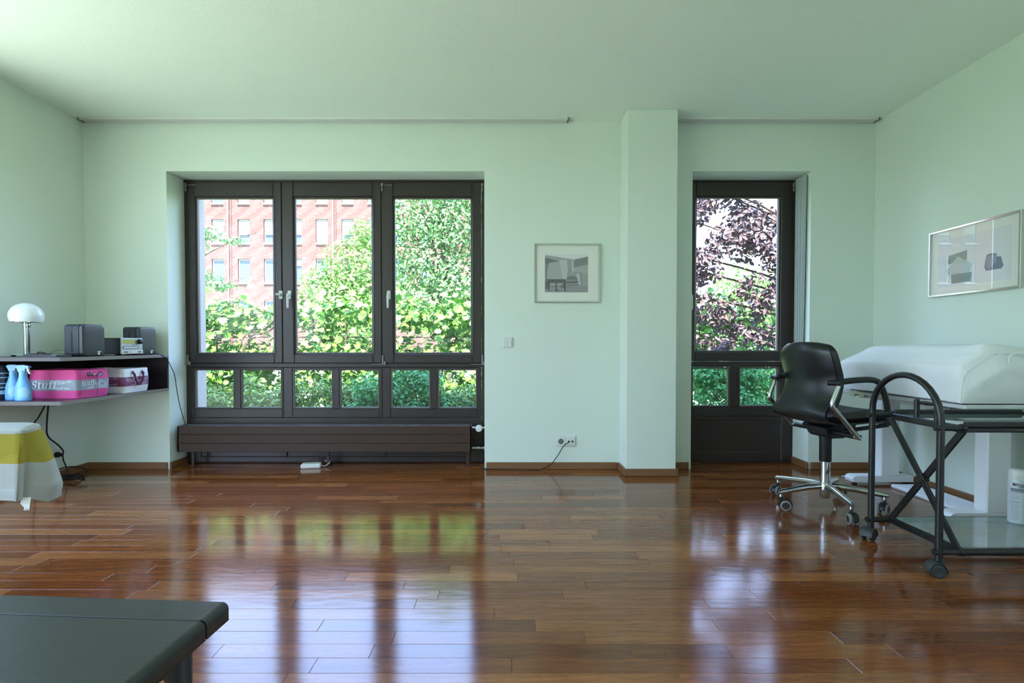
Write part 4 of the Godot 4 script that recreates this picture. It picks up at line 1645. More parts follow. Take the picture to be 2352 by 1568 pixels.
	# the gathered curtain in the narrow window's reveal
	mb = MB.new()
	mat("curtain_cloth", Color(0.66, 0.70, 0.69), 0.9)
	M.curtain_cloth.backlight_enabled = true
	M.curtain_cloth.backlight = Color(0.3, 0.3, 0.3)
	var rows := []
	for i in 24:
		var f := i / 23.0
		var line := []
		for j in 33:
			var a := j / 32.0
			var s := lerpf(1.0, 0.55, f)
			line.append(D(2.236 + 0.011 * s * sin(a * TAU * 3.0 + f), lerpf(2.195, 0.62, f), lerpf(3.92, 4.055, 0.5 + (a - 0.5) * s)))
		rows.append(line)
	mb.sheet(rows, 0.001)
	solo("curtain", "narrow pale curtain gathered at the right of the narrow window", "curtain", mb, M.curtain_cloth)


# ---------------------------------------------------------------- the dark table in the foreground

func build_table() -> void:
	var a := FastNoiseLite.new()
	a.seed = 8
	a.fractal_octaves = 3
	a.frequency = 1.0
	var grain := noise_image(512, 256, func(x, y):
		var k := 0.82 + 0.16 * a.get_noise_2d(x * 0.01, y * 0.5) + 0.08 * a.get_noise_2d(x * 0.06, y * 1.5)
		if a.get_noise_2d(x * 0.9 + 300.0, y * 0.9) > 0.62:
			k += 0.35
		return Color(k, k, k))
	var m := mat("black_stain", Color(0.215, 0.23, 0.225), 0.36, 0.0, 0.5)
	m.albedo_texture = grain
	m.uv1_triplanar = true
	m.uv1_scale = Vector3(2.2, 2.2, 2.2)
	m.heightmap_enabled = true
	m.heightmap_texture = grain
	m.heightmap_scale = 0.03
	var t := thing("side_table", "low black-stained plank table in the left foreground corner", "table", D(-0.518, 0, 0.966), deg_to_rad(-3.5))
	# local: x to the left is negative, z towards the camera positive
	var T := 0.45
	var th := 0.034
	var edge := func(z0: float, z1: float) -> MB:
		var mb := MB.new()
		mb.xf = Transform3D(Basis(Vector3.UP, PI / 2), Vector3.ZERO)
		# outline across the board's end, swept along x
		var o := PackedVector2Array([Vector2(-z1, T - 0.0012), Vector2(-z1 + 0.0012, T), Vector2(-z0 - 0.0012, T), Vector2(-z0, T - 0.0012), Vector2(-z0, T - th), Vector2(-z1, T - th)])
		mb.extrude(o, -0.72, -0.012)
		# the rounded end
		mb.xf = Transform3D.IDENTITY
		var rows := []
		for k in 6:
			var an := PI / 2 * k / 5
			rows.append([Vector3(-0.012 + 0.012 * sin(an), T - 0.012 + 0.012 * cos(an), z0 + 0.001), Vector3(-0.012 + 0.012 * sin(an), T - 0.012 + 0.012 * cos(an), z1 - 0.001)])
		rows.append([Vector3(0, T - th, z0 + 0.001), Vector3(0, T - th, z1 - 0.001)])
		rows.append([Vector3(-0.012, T - th, z0 + 0.001), Vector3(-0.012, T - th, z1 - 0.001)])
		mb.sheet(rows, 0.0, true)
		for z in [z0 + 0.001, z1 - 0.001]:
			var poly := [Vector3(-0.012, T, z), Vector3(-0.003, T - 0.004, z), Vector3(0, T - 0.012, z), Vector3(0, T - th, z), Vector3(-0.012, T - th, z)]
			for k in range(1, 4):
				mb.tri(poly[0], poly[k], poly[k + 1], Vector3(0, 0, signf(z - (z0 + z1) / 2)))
		return mb
	part(t, "plank", edge.call(0.0, 0.066), m)
	part(t, "plank", edge.call(0.0685, 0.245), m)
	part(t, "plank", edge.call(0.2465, 0.40), m)
	for p in [[-0.062, 0.05], [-0.062, 0.35], [-0.66, 0.05], [-0.66, 0.35]]:
		var mb := MB.new()
		mb.tube([Vector3(p[0], 0, p[1]), Vector3(p[0], T - th, p[1])], 0.021, 16)
		part(t, "leg", mb, m)
	for x in [-0.062, -0.66]:
		var mb := MB.new()
		mb.xf = Transform3D(Basis(Vector3.UP, -PI / 2), Vector3(x, 0, 0))
		mb.extrude(PackedVector2Array([Vector2(0.05, T - th), Vector2(0.35, T - th), Vector2(0.35, T - 0.14), Vector2(0.31, T - 0.085), Vector2(0.20, T - 0.07), Vector2(0.09, T - 0.085), Vector2(0.05, T - 0.14)]), -0.009, 0.009)
		part(t, "apron", mb, m)


# ---------------------------------------------------------------- the towel over the ironing board

func build_towel() -> void:
	relief(mat("terry_white", Color(0.88, 0.89, 0.85), 1.0, 0.0, 0.2), 0.30, 0.7, 0.12, 41)
	relief(mat("terry_yellow", Color(0.84, 0.76, 0.28), 1.0, 0.0, 0.2), 0.30, 0.7, 0.12, 42)
	for k in ["terry_white", "terry_yellow"]:
		M[k].rim_enabled = true
		M[k].rim = 0.6
	mat("board_grey", Color(0.5, 0.5, 0.52), 0.8)
	var t := thing("ironing_board", "ironing board end reaching in at the left, hidden under the towel", "ironing board", D(-2.45, 0, 1.95))
	var mb := MB.new()
	mb.extrude(PackedVector2Array([Vector2(-0.55, -0.080), Vector2(0.55, -0.080), Vector2(0.64, -0.055), Vector2(0.66, 0.0), Vector2(0.64, 0.055), Vector2(0.55, 0.080), Vector2(-0.55, 0.080)]), 0.0, 0.022)
	part(t, "board", mb, M.board_grey, Transform3D(Basis(Vector3.RIGHT, -PI / 2), Vector3(0, 0.585, 0)))
	for s in [-1.0, 1.0]:
		mb = MB.new()
		mb.tube([Vector3(0.22 * s - 0.15, 0.585, 0.03 * s), Vector3(-0.28 * s - 0.15, 0.012, 0.03 * s)], 0.011, 10)
		mb.tube([Vector3(-0.28 * s - 0.15, 0.012, -0.18), Vector3(-0.28 * s - 0.15, 0.012, 0.18)], 0.012, 10)
		part(t, "leg", mb, M.brushed_metal)

	# the towel: an outline in plan that hangs down, as rings from the top to the hem
	t = thing("towel", "white terry towel with a broad yellow band draped over the board end", "towel")
	# the outline of the hanging cloth round the board's nose: [x, depth] at the shoulder and at the hem
	var above := []
	var below := []
	for k in 10:
		above.append(Vector2(lerpf(-2.32, -1.757, k / 9.0), 1.862))
		below.append(Vector2(lerpf(-2.32, -1.743, k / 9.0), 1.846 + 0.004 * sin(k * 1.9)))
	for p in [[-1.742, 1.868, -1.722, 1.828], [-1.740, 1.878, -1.730, 1.848], [-1.742, 1.890, -1.752, 1.880], [-1.748, 1.910, -1.728, 1.905], [-1.760, 1.938, -1.700, 1.945], [-1.774, 1.965, -1.704, 1.985], [-1.795, 1.995, -1.722, 2.030], [-1.818, 2.020, -1.770, 2.052]]:
		above.append(Vector2(p[0], p[1]))
		below.append(Vector2(p[2], p[3]))
	for k in 9:
		above.append(Vector2(lerpf(-1.85, -2.32, k / 8.0), 2.036))
		below.append(Vector2(lerpf(-1.825, -2.32, k / 8.0), 2.056 + 0.004 * sin(k * 2.3)))
	var cut := [0.0, 0.04, 0.47, 1.0]
	var mats := [M.terry_white, M.terry_yellow, M.terry_white]
	var names := ["white_border", "yellow_band", "white_hem"]
	var nz := FastNoiseLite.new()
	nz.seed = 6
	nz.frequency = 1.0
	for b in 3:
		var rows := []
		for i in 13:
			var f := lerpf(cut[b], cut[b + 1], i / 12.0)
			var line := []
			for k in above.size():
				var p: Vector2 = above[k].lerp(below[k], pow(f, 0.8))
				var nose := smoothstep(1.87, 1.95, p.y) * smoothstep(-1.9, -1.75, p.x)
				var hem := 0.243 + 0.035 * nose
				var tuck := 0.022 * smoothstep(0.8, 1.0, f) * nose
				var wob := 0.004 * nz.get_noise_2d(k * 0.45, f * 4.0)
				line.append(D(p.x - tuck + wob, 0.620 - f * hem, p.y - wob))
			rows.append(line)
		mb = MB.new()
		mb.sheet(rows, 0.005)
		part(t, names[b], mb, mats[b])
	# the top lies over the board with a rounded shoulder
	var top := MB.new()
	var rings := []
	for k in 9:
		var f := k / 8.0
		var line := []
		for p in above:
			var q := Vector2(minf(p.x, -1.80), 1.950).lerp(p, f)
			line.append(D(q.x, 0.632 - 0.012 * pow(f, 5.0), q.y))
		rings.append(line)
	top.sheet(rings, 0.004, true)
	part(t, "top", top, M.terry_white)
	mb = MB.new()
	mb.sheet([[D(-1.726, 0.385, 1.852), D(-1.698, 0.385, 1.856)], [D(-1.728, 0.365, 1.846), D(-1.700, 0.364, 1.854)], [D(-1.722, 0.350, 1.854), D(-1.697, 0.351, 1.848)], [D(-1.718, 0.340, 1.848), D(-1.704, 0.339, 1.856)]], 0.0006)
	part(t, "care_label", mb, M.white_plastic)


# ---------------------------------------------------------------- swivel chair

func caster_wheel(parent: Node3D, at: Vector3, turn: float, r: float, two_tone: bool) -> void:
	var o := Node3D.new()
	o.name = "caster"
	parent.add_child(o, true)
	o.position = at
	o.rotation.y = turn
	# rolls along local x, axle along local z
	var mb := MB.new()
	mb.tube([Vector3(0.022, r, 0), Vector3(0.022, r * 2 + 0.022, 0)], 0.007, 10)
	var hood := []
	for k in 9:
		var an := lerpf(-0.25, PI + 0.1, k / 8.0)
		var line := []
		for j in 5:
			var f := j / 4.0 * 2.0 - 1.0
			var rr := (r + 0.006) * (1.0 - 0.10 * f * f)
			line.append(Vector3(cos(an) * rr, r + sin(an) * rr, f * 0.014 if two_tone else f * 0.026))
		hood.append(line)
	mb.sheet(hood, 0.003)
	part(o, "hood", mb, M.black_plastic if two_tone else M.trolley_grey)
	for s in [-1.0, 1.0]:
		mb = MB.new()
		mb.xf = Transform3D(Basis(Vector3.RIGHT, s * PI / 2), Vector3(0, r, s * 0.012))
		mb.lathe([Vector2(r - 0.008, 0), Vector2(r, 0.001), Vector2(r, 0.011), Vector2(r - 0.003, 0.013), Vector2(r - 0.009, 0.013)], 22)
		part(o, "tyre", mb, M.tyre_grey if two_tone else M.trolley_grey)
		mb = MB.new()
		mb.xf = Transform3D(Basis(Vector3.RIGHT, s * PI / 2), Vector3(0, r, s * 0.012))
		mb.lathe([Vector2(r - 0.008, 0), Vector2(r - 0.009, 0.0125), Vector2(0.006, 0.010), Vector2(0, 0.011)], 22)
		part(o, "hub", mb, M.caster_hub if two_tone else M.trolley_grey)


func build_chair() -> void:
	mat("shell_black", Color(0.075, 0.085, 0.082), 0.34)
	mat("seat_leather", Color(0.035, 0.038, 0.04), 0.6)
	mat("tyre_grey", Color(0.52, 0.50, 0.48), 0.6)
	mat("caster_hub", Color(0.17, 0.15, 0.15), 0.5)
	mat("trolley_grey", Color(0.19, 0.195, 0.195), 0.5)
	var t := thing("office_chair", "black swivel chair with chrome star base facing the covered desk", "chair", D(1.83, 0, 2.985), deg_to_rad(10))
	# local x is forward, z towards the camera
	var prof := [Vector2(-0.176, 0.953), Vector2(-0.183, 0.946), Vector2(-0.189, 0.925), Vector2(-0.191, 0.885), Vector2(-0.175, 0.81), Vector2(-0.155, 0.74), Vector2(-0.165, 0.67), Vector2(-0.195, 0.60), Vector2(-0.205, 0.555), Vector2(-0.185, 0.515), Vector2(-0.13, 0.492), Vector2(-0.04, 0.488), Vector2(0.08, 0.496), Vector2(0.17, 0.500), Vector2(0.215, 0.482)]
	var half := [0.060, 0.115, 0.168, 0.203, 0.213, 0.210, 0.210, 0.215, 0.218, 0.220, 0.222, 0.224, 0.224, 0.216, 0.190]
	var line3 := []
	for p in prof:
		line3.append(Vector3(p.x, p.y, 0))
	var fine := smooth_path(line3, 4)
	var wl := []
	for w in half:
		wl.append(Vector3(w, 0, 0))
	var wfine := smooth_path(wl, 4)
	var surf := func(off: float, grow: float, from: int, to: int, extra: float) -> Array:
		var rows := []
		for i in range(from, to):
			var a: Vector3 = fine[maxi(i - 1, 0)]
			var b: Vector3 = fine[mini(i + 1, fine.size() - 1)]
			var tan := (b - a).normalized()
			var nn := Vector3(-tan.y, tan.x, 0)      # towards the sitter
			var backish := clampf((fine[i].y - 0.50) / 0.12, 0.0, 1.0)
			var o: float = lerpf(off * extra, off, backish)
			var line := []
			for j in 17:
				var u := j / 8.0 - 1.0
				var w: float = wfine[i].x + grow
				var p: Vector3 = fine[i] + nn * o
				p.z = u * w
				p.x += 0.045 * pow(absf(u), 2.2) * backish
				p.y += 0.012 * u * u * (1.0 - backish)
				line.append(p)
			rows.append(line)
		return rows
	var n := fine.size()
	var mb := MB.new()
	mb.sheet(surf.call(0.0, -0.014, 6, n, 1.0), -0.010)
	part(t, "shell", mb, M.shell_black)
	mb = MB.new()
	# cushion: a front and a back surface with a rolled rim
	var fr: Array = surf.call(0.040, -0.010, 0, n, 1.7)
	var mid: Array = surf.call(0.026, 0.006, 0, n, 1.5)
	var bk: Array = surf.call(0.0105, 0.0, 0, n, 1.0)
	for r in fr.size():
		fr[r][0] = mid[r][0]
		fr[r][16] = mid[r][16]
		bk[r][0] = mid[r][0]
		bk[r][16] = mid[r][16]
	fr.insert(0, mid[0])
	bk.insert(0, mid[0])
	for j in 17:
		fr[0][j] = mid[0][j] + Vector3(0.0, 0.010, 0)
		bk[0][j] = fr[0][j]
	mb.sheet(fr, 0.0, true)
	mb.sheet(bk)
	part(t, "cushion", mb, M.seat_leather)
	# arms and side frames
	for s in [-1.0, 1.0]:
		var z: float = s * 0.243
		mb = MB.new()
		var path := [Vector3(-0.015, 0.440, z), Vector3(-0.03, 0.452, z)]
		path.append_array(smooth_path([Vector3(-0.145, 0.572, z), Vector3(-0.176, 0.607, z), Vector3(-0.172, 0.640, z)], 5))
		path.append(Vector3(-0.138, 0.725, z))
		mb.tube(path, 0.0125, 12)
		part(t, "side_tube", mb, M.chrome)
		mb = MB.new()
		mb.tube(smooth_path([Vector3(-0.150, 0.728, z * 0.93), Vector3(-0.120, 0.735, z), Vector3(-0.05, 0.742, z), Vector3(0.05, 0.744, z), Vector3(0.105, 0.726, z), Vector3(0.140, 0.66, z), Vector3(0.160, 0.575, z), Vector3(0.172, 0.50, z * 0.97)], 5), 0.016, 12, false, true, 0.8)
		part(t, "armrest", mb, M.black_plastic)
		mb = MB.new()
		mb.tube([Vector3(-0.158, 0.727, z * 0.80), Vector3(-0.150, 0.728, z * 0.93), Vector3(-0.142, 0.729, z * 1.09)], 0.015, 10)
		part(t, "arm_joint", mb, M.black_plastic)
		mb = MB.new()
		mb.bar(Vector3(0.172, 0.50, z * 0.96), Vector3(-0.02, 0.455, z * 0.55), 0.036, 0.016, Vector3.UP, 0.003)
		part(t, "seat_link", mb, M.black_plastic)
	mb = MB.new()
	mb.tube([Vector3(-0.015, 0.440, -0.225), Vector3(-0.015, 0.440, 0.225)], 0.0135, 12)
	part(t, "cross_tube", mb, M.black_plastic)
	for s in [-1.0, 1.0]:
		mb = MB.new()
		mb.tube([Vector3(-0.015, 0.440, s * 0.222), Vector3(-0.015, 0.440, s * 0.252), Vector3(-0.015, 0.440, s * 0.257)], [0.0145, 0.0145, 0.009], 12)
		part(t, "tube_end", mb, M.chrome)
	mb = MB.new()
	mb.xf = Transform3D(Basis(Vector3.RIGHT, 0.0), Vector3.ZERO)
	mb.extrude(PackedVector2Array([Vector2(-0.055, 0.425), Vector2(-0.03, 0.405), Vector2(0.05, 0.405), Vector2(0.12, 0.450), Vector2(0.13, 0.485), Vector2(0.0, 0.482), Vector2(-0.06, 0.462)]), -0.075, 0.075)
	part(t, "tilt_mechanism", mb, M.black_plastic)
	mb = MB.new()
	mb.lathe([Vector2(0.030, 0.262), Vector2(0.0315, 0.268), Vector2(0.0315, 0.385), Vector2(0.038, 0.42), Vector2(0.038, 0.44), Vector2(0, 0.44)], 24)
	part(t, "column_sleeve", mb, M.black_plastic)
	mb = MB.new()
	mb.lathe([Vector2(0.0265, 0.12), Vector2(0.0265, 0.268)], 24)
	mb.lathe([Vector2(0, 0.052), Vector2(0.022, 0.052), Vector2(0.0245, 0.057), Vector2(0.0245, 0.13)], 24)
	part(t, "gas_column", mb, M.chrome)
	mb = MB.new()
	mb.lathe([Vector2(0.026, 0.098), Vector2(0.040, 0.102), Vector2(0.042, 0.125), Vector2(0.036, 0.140), Vector2(0.027, 0.142)], 24)
	part(t, "hub", mb, M.chrome)
	var turns := [0.3, 2.6, 1.2, 0.5, 2.2]
	for k in 5:
		# angles measured in the world (x right, depth away), turned back into the chair's own axes
		var an := deg_to_rad(119.0 + 72.0 * k)
		var d := Basis(Vector3.UP, deg_to_rad(-10)) * Vector3(cos(an), 0, -sin(an))
		mb = MB.new()
		mb.tube([d * 0.03 + Vector3.UP * 0.122, d * 0.12 + Vector3.UP * 0.119, d * 0.24 + Vector3.UP * 0.105, d * 0.292 + Vector3.UP * 0.099, d * 0.302 + Vector3.UP * 0.098], [0.021, 0.0185, 0.0155, 0.0145, 0.008], 12)
		mb.tube([d * 0.285 + Vector3.UP * 0.098, d * 0.285 + Vector3.UP * 0.074], 0.012, 12)
		part(t, "base_arm", mb, M.chrome)
		caster_wheel(t, d * 0.285 - Vector3(cos(turns[k]), 0, -sin(turns[k])) * 0.022, turns[k], 0.0285, true)


# ---------------------------------------------------------------- desk with a covered machine

func build_desk() -> void:
	mat("desk_white", Color(0.92, 0.93, 0.93), 0.4)
	relief(mat("cover_cloth", Color(0.95, 0.955, 0.96), 0.95, 0.0, 0.2), 0.10, 0.06, 0.10, 51)
	mat("clear_edge", Color(0.74, 0.80, 0.78), 0.2)
	var t := thing("height_desk", "white column-leg desk standing along the right wall", "desk", D(2.48, 0, 3.05))
	var mb := MB.new()
	mb.slab(Vector3(-0.015, 0.627, 0.05), Vector3(0.50, 0.022, 0.97), 0.004)
	part(t, "top", mb, M.desk_white)
	mb = MB.new()
	mb.slab(Vector3(0.02, 0.600, 0.05), Vector3(0.36, 0.032, 0.86), 0.003)
	part(t, "under_frame", mb, M.desk_white)
	for z in [-0.43, 0.33]:
		mb = MB.new()
		mb.slab(Vector3(0.062, 0.325, z), Vector3(0.124, 0.53, 0.080), 0.006)
		var leg := part(t, "leg", mb, M.desk_white)
		mb = MB.new()
		mb.xf = Transform3D(Basis(Vector3.UP, 0), Vector3(0.0, 0.036, z))
		var o := PackedVector2Array([Vector2(-0.185, -0.016), Vector2(0.215, -0.016), Vector2(0.215, 0.024), Vector2(-0.16, 0.024), Vector2(-0.178, 0.018), Vector2(-0.190, 0.004)])
		mb.extrude(o, -0.042, 0.042, true)
		part(leg, "foot", mb, M.desk_white)
		for x in [-0.15, 0.19]:
			mb = MB.new()
			mb.lathe([Vector2(0, 0), Vector2(0.016, 0), Vector2(0.012, 0.021), Vector2(0, 0.021)], 14, Vector3(x, 0, z))
			part(leg, "glide", mb, M.black_rubber)
	for z in [-0.36, -0.27, 0.36, 0.42]:
		mb = MB.new()
		mb.slab(Vector3(-0.205, 0.607, z), Vector3(0.03, 0.016, 0.05), 0.002)
		mb.lathe([Vector2(0, 0.590), Vector2(0.006, 0.591), Vector2(0.006, 0.600), Vector2(0, 0.600)], 12, Vector3(-0.205, 0, z))
		part(t, "bolt_bracket", mb, M.brushed_metal)

	# the ribbed floor tray between the legs
	t = thing("foot_tray", "white ribbed foot rest lying between the desk legs", "foot rest", D(2.595, 0, 3.105))
	mb = MB.new()
	mb.slab(Vector3(0, 0.012, 0), Vector3(0.19, 0.024, 0.56), 0.008)
	part(t, "tray", mb, M.desk_white)
	for k in 9:
		mb = MB.new()
		mb.slab(Vector3(-0.072 + k * 0.018, 0.026, 0), Vector3(0.008, 0.006, 0.50), 0.0025)
		part(t, "rib", mb, M.desk_white)

	# the cover: rings in x and y from the far end to the near one
	var keys := [
		[3.455, [[2.205, 0.648], [2.205, 0.70], [2.20, 0.77], [2.215, 0.80], [2.27, 0.815], [2.36, 0.82], [2.50, 0.82], [2.60, 0.80], [2.66, 0.72], [2.68, 0.65]]],
		[3.43, [[2.195, 0.648], [2.195, 0.72], [2.195, 0.795], [2.215, 0.825], [2.29, 0.855], [2.38, 0.87], [2.50, 0.868], [2.61, 0.84], [2.68, 0.75], [2.695, 0.65]]],
		[3.34, [[2.19, 0.650], [2.19, 0.73], [2.195, 0.808], [2.225, 0.840], [2.295, 0.885], [2.345, 0.915], [2.52, 0.917], [2.62, 0.88], [2.69, 0.77], [2.70, 0.65]]],
		[3.10, [[2.185, 0.652], [2.19, 0.735], [2.195, 0.812], [2.222, 0.838], [2.285, 0.884], [2.345, 0.921], [2.52, 0.922], [2.63, 0.885], [2.69, 0.77], [2.70, 0.65]]],
		[2.80, [[2.185, 0.652], [2.19, 0.74], [2.195, 0.815], [2.222, 0.840], [2.280, 0.884], [2.345, 0.926], [2.52, 0.926], [2.63, 0.885], [2.69, 0.77], [2.70, 0.65]]],
		[2.60, [[2.185, 0.650], [2.190, 0.745], [2.198, 0.818], [2.222, 0.842], [2.280, 0.888], [2.340, 0.932], [2.50, 0.918], [2.63, 0.880], [2.69, 0.77], [2.70, 0.65]]],
		[2.545, [[2.190, 0.648], [2.196, 0.748], [2.205, 0.812], [2.225, 0.836], [2.285, 0.885], [2.345, 0.931], [2.47, 0.905], [2.60, 0.870], [2.68, 0.77], [2.70, 0.65]]],
		[2.525, [[2.200, 0.646], [2.210, 0.745], [2.228, 0.795], [2.255, 0.815], [2.305, 0.850], [2.360, 0.885], [2.46, 0.878], [2.57, 0.850], [2.65, 0.76], [2.67, 0.65]]]]
	var cols := []
	for i in 10:
		var line := []
		for k in keys:
			line.append(D(k[1][i][0], k[1][i][1], k[0]))
		cols.append(smooth_path(line, 5))
	var nz := FastNoiseLite.new()
	nz.seed = 4
	nz.frequency = 1.0
	var rows := []
	for r in cols[0].size():
		var line := []
		for i in 10:
			line.append(cols[i][r])
		var s := smooth_path(line, 5)
		for i in s.size():
			var p: Vector3 = s[i]
			var wr := nz.get_noise_3d(p.x * 9.0, p.y * 14.0, p.z * 5.0) * 0.005 + nz.get_noise_3d(p.x * 30.0, p.y * 30.0, p.z * 22.0) * 0.0022
			s[i] = p + Vector3(-1.0, 0.7, 0.3) * wr
		rows.append(s)
	var cov := thing("dust_cover", "white cloth cover draped over the machine on the desk", "cover")
	mb = MB.new()
	mb.sheet(rows, 0.002)
	part(cov, "cloth", mb, M.cover_cloth)
	# the near end hangs in one flap with a fold across it
	var last: Array = rows[rows.size() - 1]
	var flap := []
	for k in 9:
		var f := k / 8.0
		var line := []
		for i in 31:
			# from the outline inwards to a line at the hem
			var u := i / 30.0
			var e: Vector3 = last[int(round(lerpf(0, last.size() - 1, u)))]
			var base := D(lerpf(2.196, 2.675, u), 0.645 - 0.002 * u, 2.520)
			var p := e.lerp(base, f)
			var bulge := 0.022 * sin(PI * f) * sin(PI * u)
			var crease := 0.016 * exp(-pow((f - 0.26 - 0.22 * (0.5 - u)) / 0.10, 2.0)) * smoothstep(0.1, 0.4, u) * smoothstep(1.0, 0.75, u)
			var wr2 := nz.get_noise_2d(u * 5.0 + 7.0, f * 14.0) * 0.005
			line.append(p + Vector3(0, -crease * 0.3, bulge + crease + wr2))
		flap.append(line)
	mb = MB.new()
	mb.sheet(flap, 0.002, true)
	part(cov, "end_flap", mb, M.cover_cloth)
	# the stitched loop at the near end
	mb = MB.new()
	mb.tube(smooth_path([D(2.40, 0.842, 2.492), D(2.405, 0.868, 2.494), D(2.43, 0.886, 2.498), D(2.47, 0.889, 2.500), D(2.51, 0.876, 2.500), D(2.535, 0.862, 2.500)], 5), 0.006, 8, false, true, 0.5)
	part(cov, "loop", mb, M.cover_cloth)
	# the machine itself shows nowhere but carries the cloth
	mat("machine_grey", Color(0.6, 0.6, 0.6), 0.6)
	mb = MB.new()
	mb.extrude(PackedVector2Array([Vector2(2.23, 0.639), Vector2(2.67, 0.639), Vector2(2.65, 0.75), Vector2(2.59, 0.85), Vector2(2.50, 0.893), Vector2(2.36, 0.893), Vector2(2.24, 0.80)]), -3.38, -2.60)
	solo("covered_machine", "machine standing on the desk, wholly under the white cloth", "machine", mb, M.machine_grey)


# ---------------------------------------------------------------- serving trolley

func build_trolley() -> void:
	mat("trolley_black", Color(0.085, 0.085, 0.085), 0.33)
	mat("trolley_joint", Color(0.10, 0.10, 0.10), 0.45)
	var m: Material = M.trolley_black
	var t := thing("serving_trolley", "black two-tier serving trolley with arched ends and glass shelves", "trolley", D(1.735, 0, 2.275))
	# local: x along the trolley, z across (positive towards the camera)
	var LEN := 0.80
	for e in 2:
		var x := 0.0 if e == 0 else LEN
		var s := 1.0 if e == 0 else -1.0
		var mb := MB.new()
		var path := [Vector3(x, 0.052, -0.195), Vector3(x, 0.62, -0.195)]
		for k in range(1, 16):
			var an := PI * k / 16
			path.append(Vector3(x, 0.62 + 0.178 * sin(an), -0.195 * cos(an)))
		path.append(Vector3(x, 0.62, 0.195))
		path.append(Vector3(x, 0.052, 0.195))
		mb.tube(path, 0.0135, 14)
		part(t, "arch", mb, m)
		for z in [-0.195, 0.195]:
			for y in [0.597, 0.098]:
				mb = MB.new()
				mb.tube([Vector3(x - s * 0.022, y, z), Vector3(x + s * 0.09, y, z)], 0.0125, 12)
				mb.tube([Vector3(x - s * 0.0225, y, z), Vector3(x - s * 0.024, y, z)], 0.006, 10)
				mb.tube([Vector3(x + s * 0.078, y, z), Vector3(x + s * 0.096, y, z)], 0.0165, 12)
				part(t, "joint", mb, M.trolley_joint)
			caster_wheel(t, Vector3(x - 0.010, 0.0, z), 0.55 if z < 0 else -0.25, 0.027, false)
		# crossed flat bars
		var xb := x + s * 0.082
		mb = MB.new()
		mb.bar(Vector3(xb, 0.59, -0.195), Vector3(xb, 0.10, 0.195), 0.010, 0.030, Vector3.UP, 0.002)
		part(t, "brace", mb, m)
		mb = MB.new()
		mb.bar(Vector3(xb + 0.011, 0.10, -0.195), Vector3(xb + 0.011, 0.59, 0.195), 0.010, 0.030, Vector3.UP, 0.002)
		part(t, "brace", mb, m)
		mb = MB.new()
		mb.xf = Transform3D(Basis(Vector3.RIGHT, 0.9), Vector3(xb + 0.005, 0.345, 0))
		mb.slab(Vector3.ZERO, Vector3(0.030, 0.036, 0.036), 0.003)
		part(t, "brace_joint", mb, M.trolley_joint)
		for y in [0.592, 0.100]:
			mb = MB.new()
			mb.slab(Vector3(xb + s * 0.006, y, 0), Vector3(0.016, 0.030, 0.39), 0.004)
			part(t, "end_bar", mb, m)
	# long rails and glass of the lower shelf
	for z in [-0.195, 0.195]:
		var mb := MB.new()
		mb.tube([Vector3(0.08, 0.098, z), Vector3(LEN - 0.08, 0.098, z)], 0.0145, 12)
		part(t, "lower_rail", mb, m)
		mb = MB.new()
		mb.slab(Vector3(LEN / 2, 0.589, z), Vector3(LEN - 0.16, 0.018, 0.026), 0.005)
		mb.slab(Vector3(LEN / 2, 0.611, z), Vector3(LEN - 0.19, 0.024, 0.022), 0.005)
		part(t, "upper_rail", mb, m)
	for y in [0.113, 0.600]:
		var mb := MB.new()
		mb.slab(Vector3(LEN / 2, y, 0), Vector3(LEN - 0.20, 0.005, 0.364), 0.001)
		part(t, "glass_shelf", mb, M.shelf_glass)
	# small turned grip on each end of the top
	for e in 2:
		var x := 0.092 if e == 0 else LEN - 0.092
		var mb := MB.new()
		for z in [-0.045, 0.065]:
			mb.tube([Vector3(x, 0.60, z), Vector3(x, 0.680, z), Vector3(x, 0.688, z)], [0.0115, 0.0115, 0.008], 12)
		part(t, "grip_post", mb, m)
		mb = MB.new()
		mb.tube([Vector3(x, 0.675, -0.04), Vector3(x, 0.675, -0.02), Vector3(x, 0.675, 0.01), Vector3(x, 0.675, 0.04), Vector3(x, 0.675, 0.06)], [0.005, 0.008, 0.010, 0.008, 0.005], 12)
		part(t, "grip", mb, m)

	# the spray can on the lower shelf
	var c := thing("spray_can", "white ironing spray can with printed label on the lower trolley shelf", "spray can", D(2.345, 0.1155, 2.385))
	var mb := MB.new()
	mb.lathe([Vector2(0, 0), Vector2(0.031, 0), Vector2(0.0325, 0.002), Vector2(0.0325, 0.192), Vector2(0.0315, 0.196), Vector2(0, 0.196)], 36)
	part(c, "can", mb, mat("can_white", Color(0.80, 0.83, 0.84), 0.3))
	mb = MB.new()
	mb.lathe([Vector2(0.0318, 0.196), Vector2(0.0318, 0.232), Vector2(0.0300, 0.240), Vector2(0.026, 0.243), Vector2(0, 0.243)], 36)
	part(c, "cap", mb, M.white_plastic)
	mat("ink_dark", Color(0.10, 0.10, 0.13), 0.5)
	mat("ink_grey", Color(0.45, 0.50, 0.53), 0.5)
	mat("ink_red", Color(0.40, 0.10, 0.12), 0.5)
	# the print faces the camera, towards the left
	var turn := Basis(Vector3.UP, -0.72)
	part(c, "lettering", lettering("Bügel", 0.0125, 0.0004, 0.0326, 0.2, false), M.ink_dark, Transform3D(turn * Basis(Vector3.UP, 0.42), Vector3(0, 0.177, 0)))
	part(c, "lettering", lettering("Leichte", 0.006, 0.0004, 0.0326, 0.2, false), M.ink_dark, Transform3D(turn * Basis(Vector3.UP, 0.46), Vector3(0, 0.166, 0)))
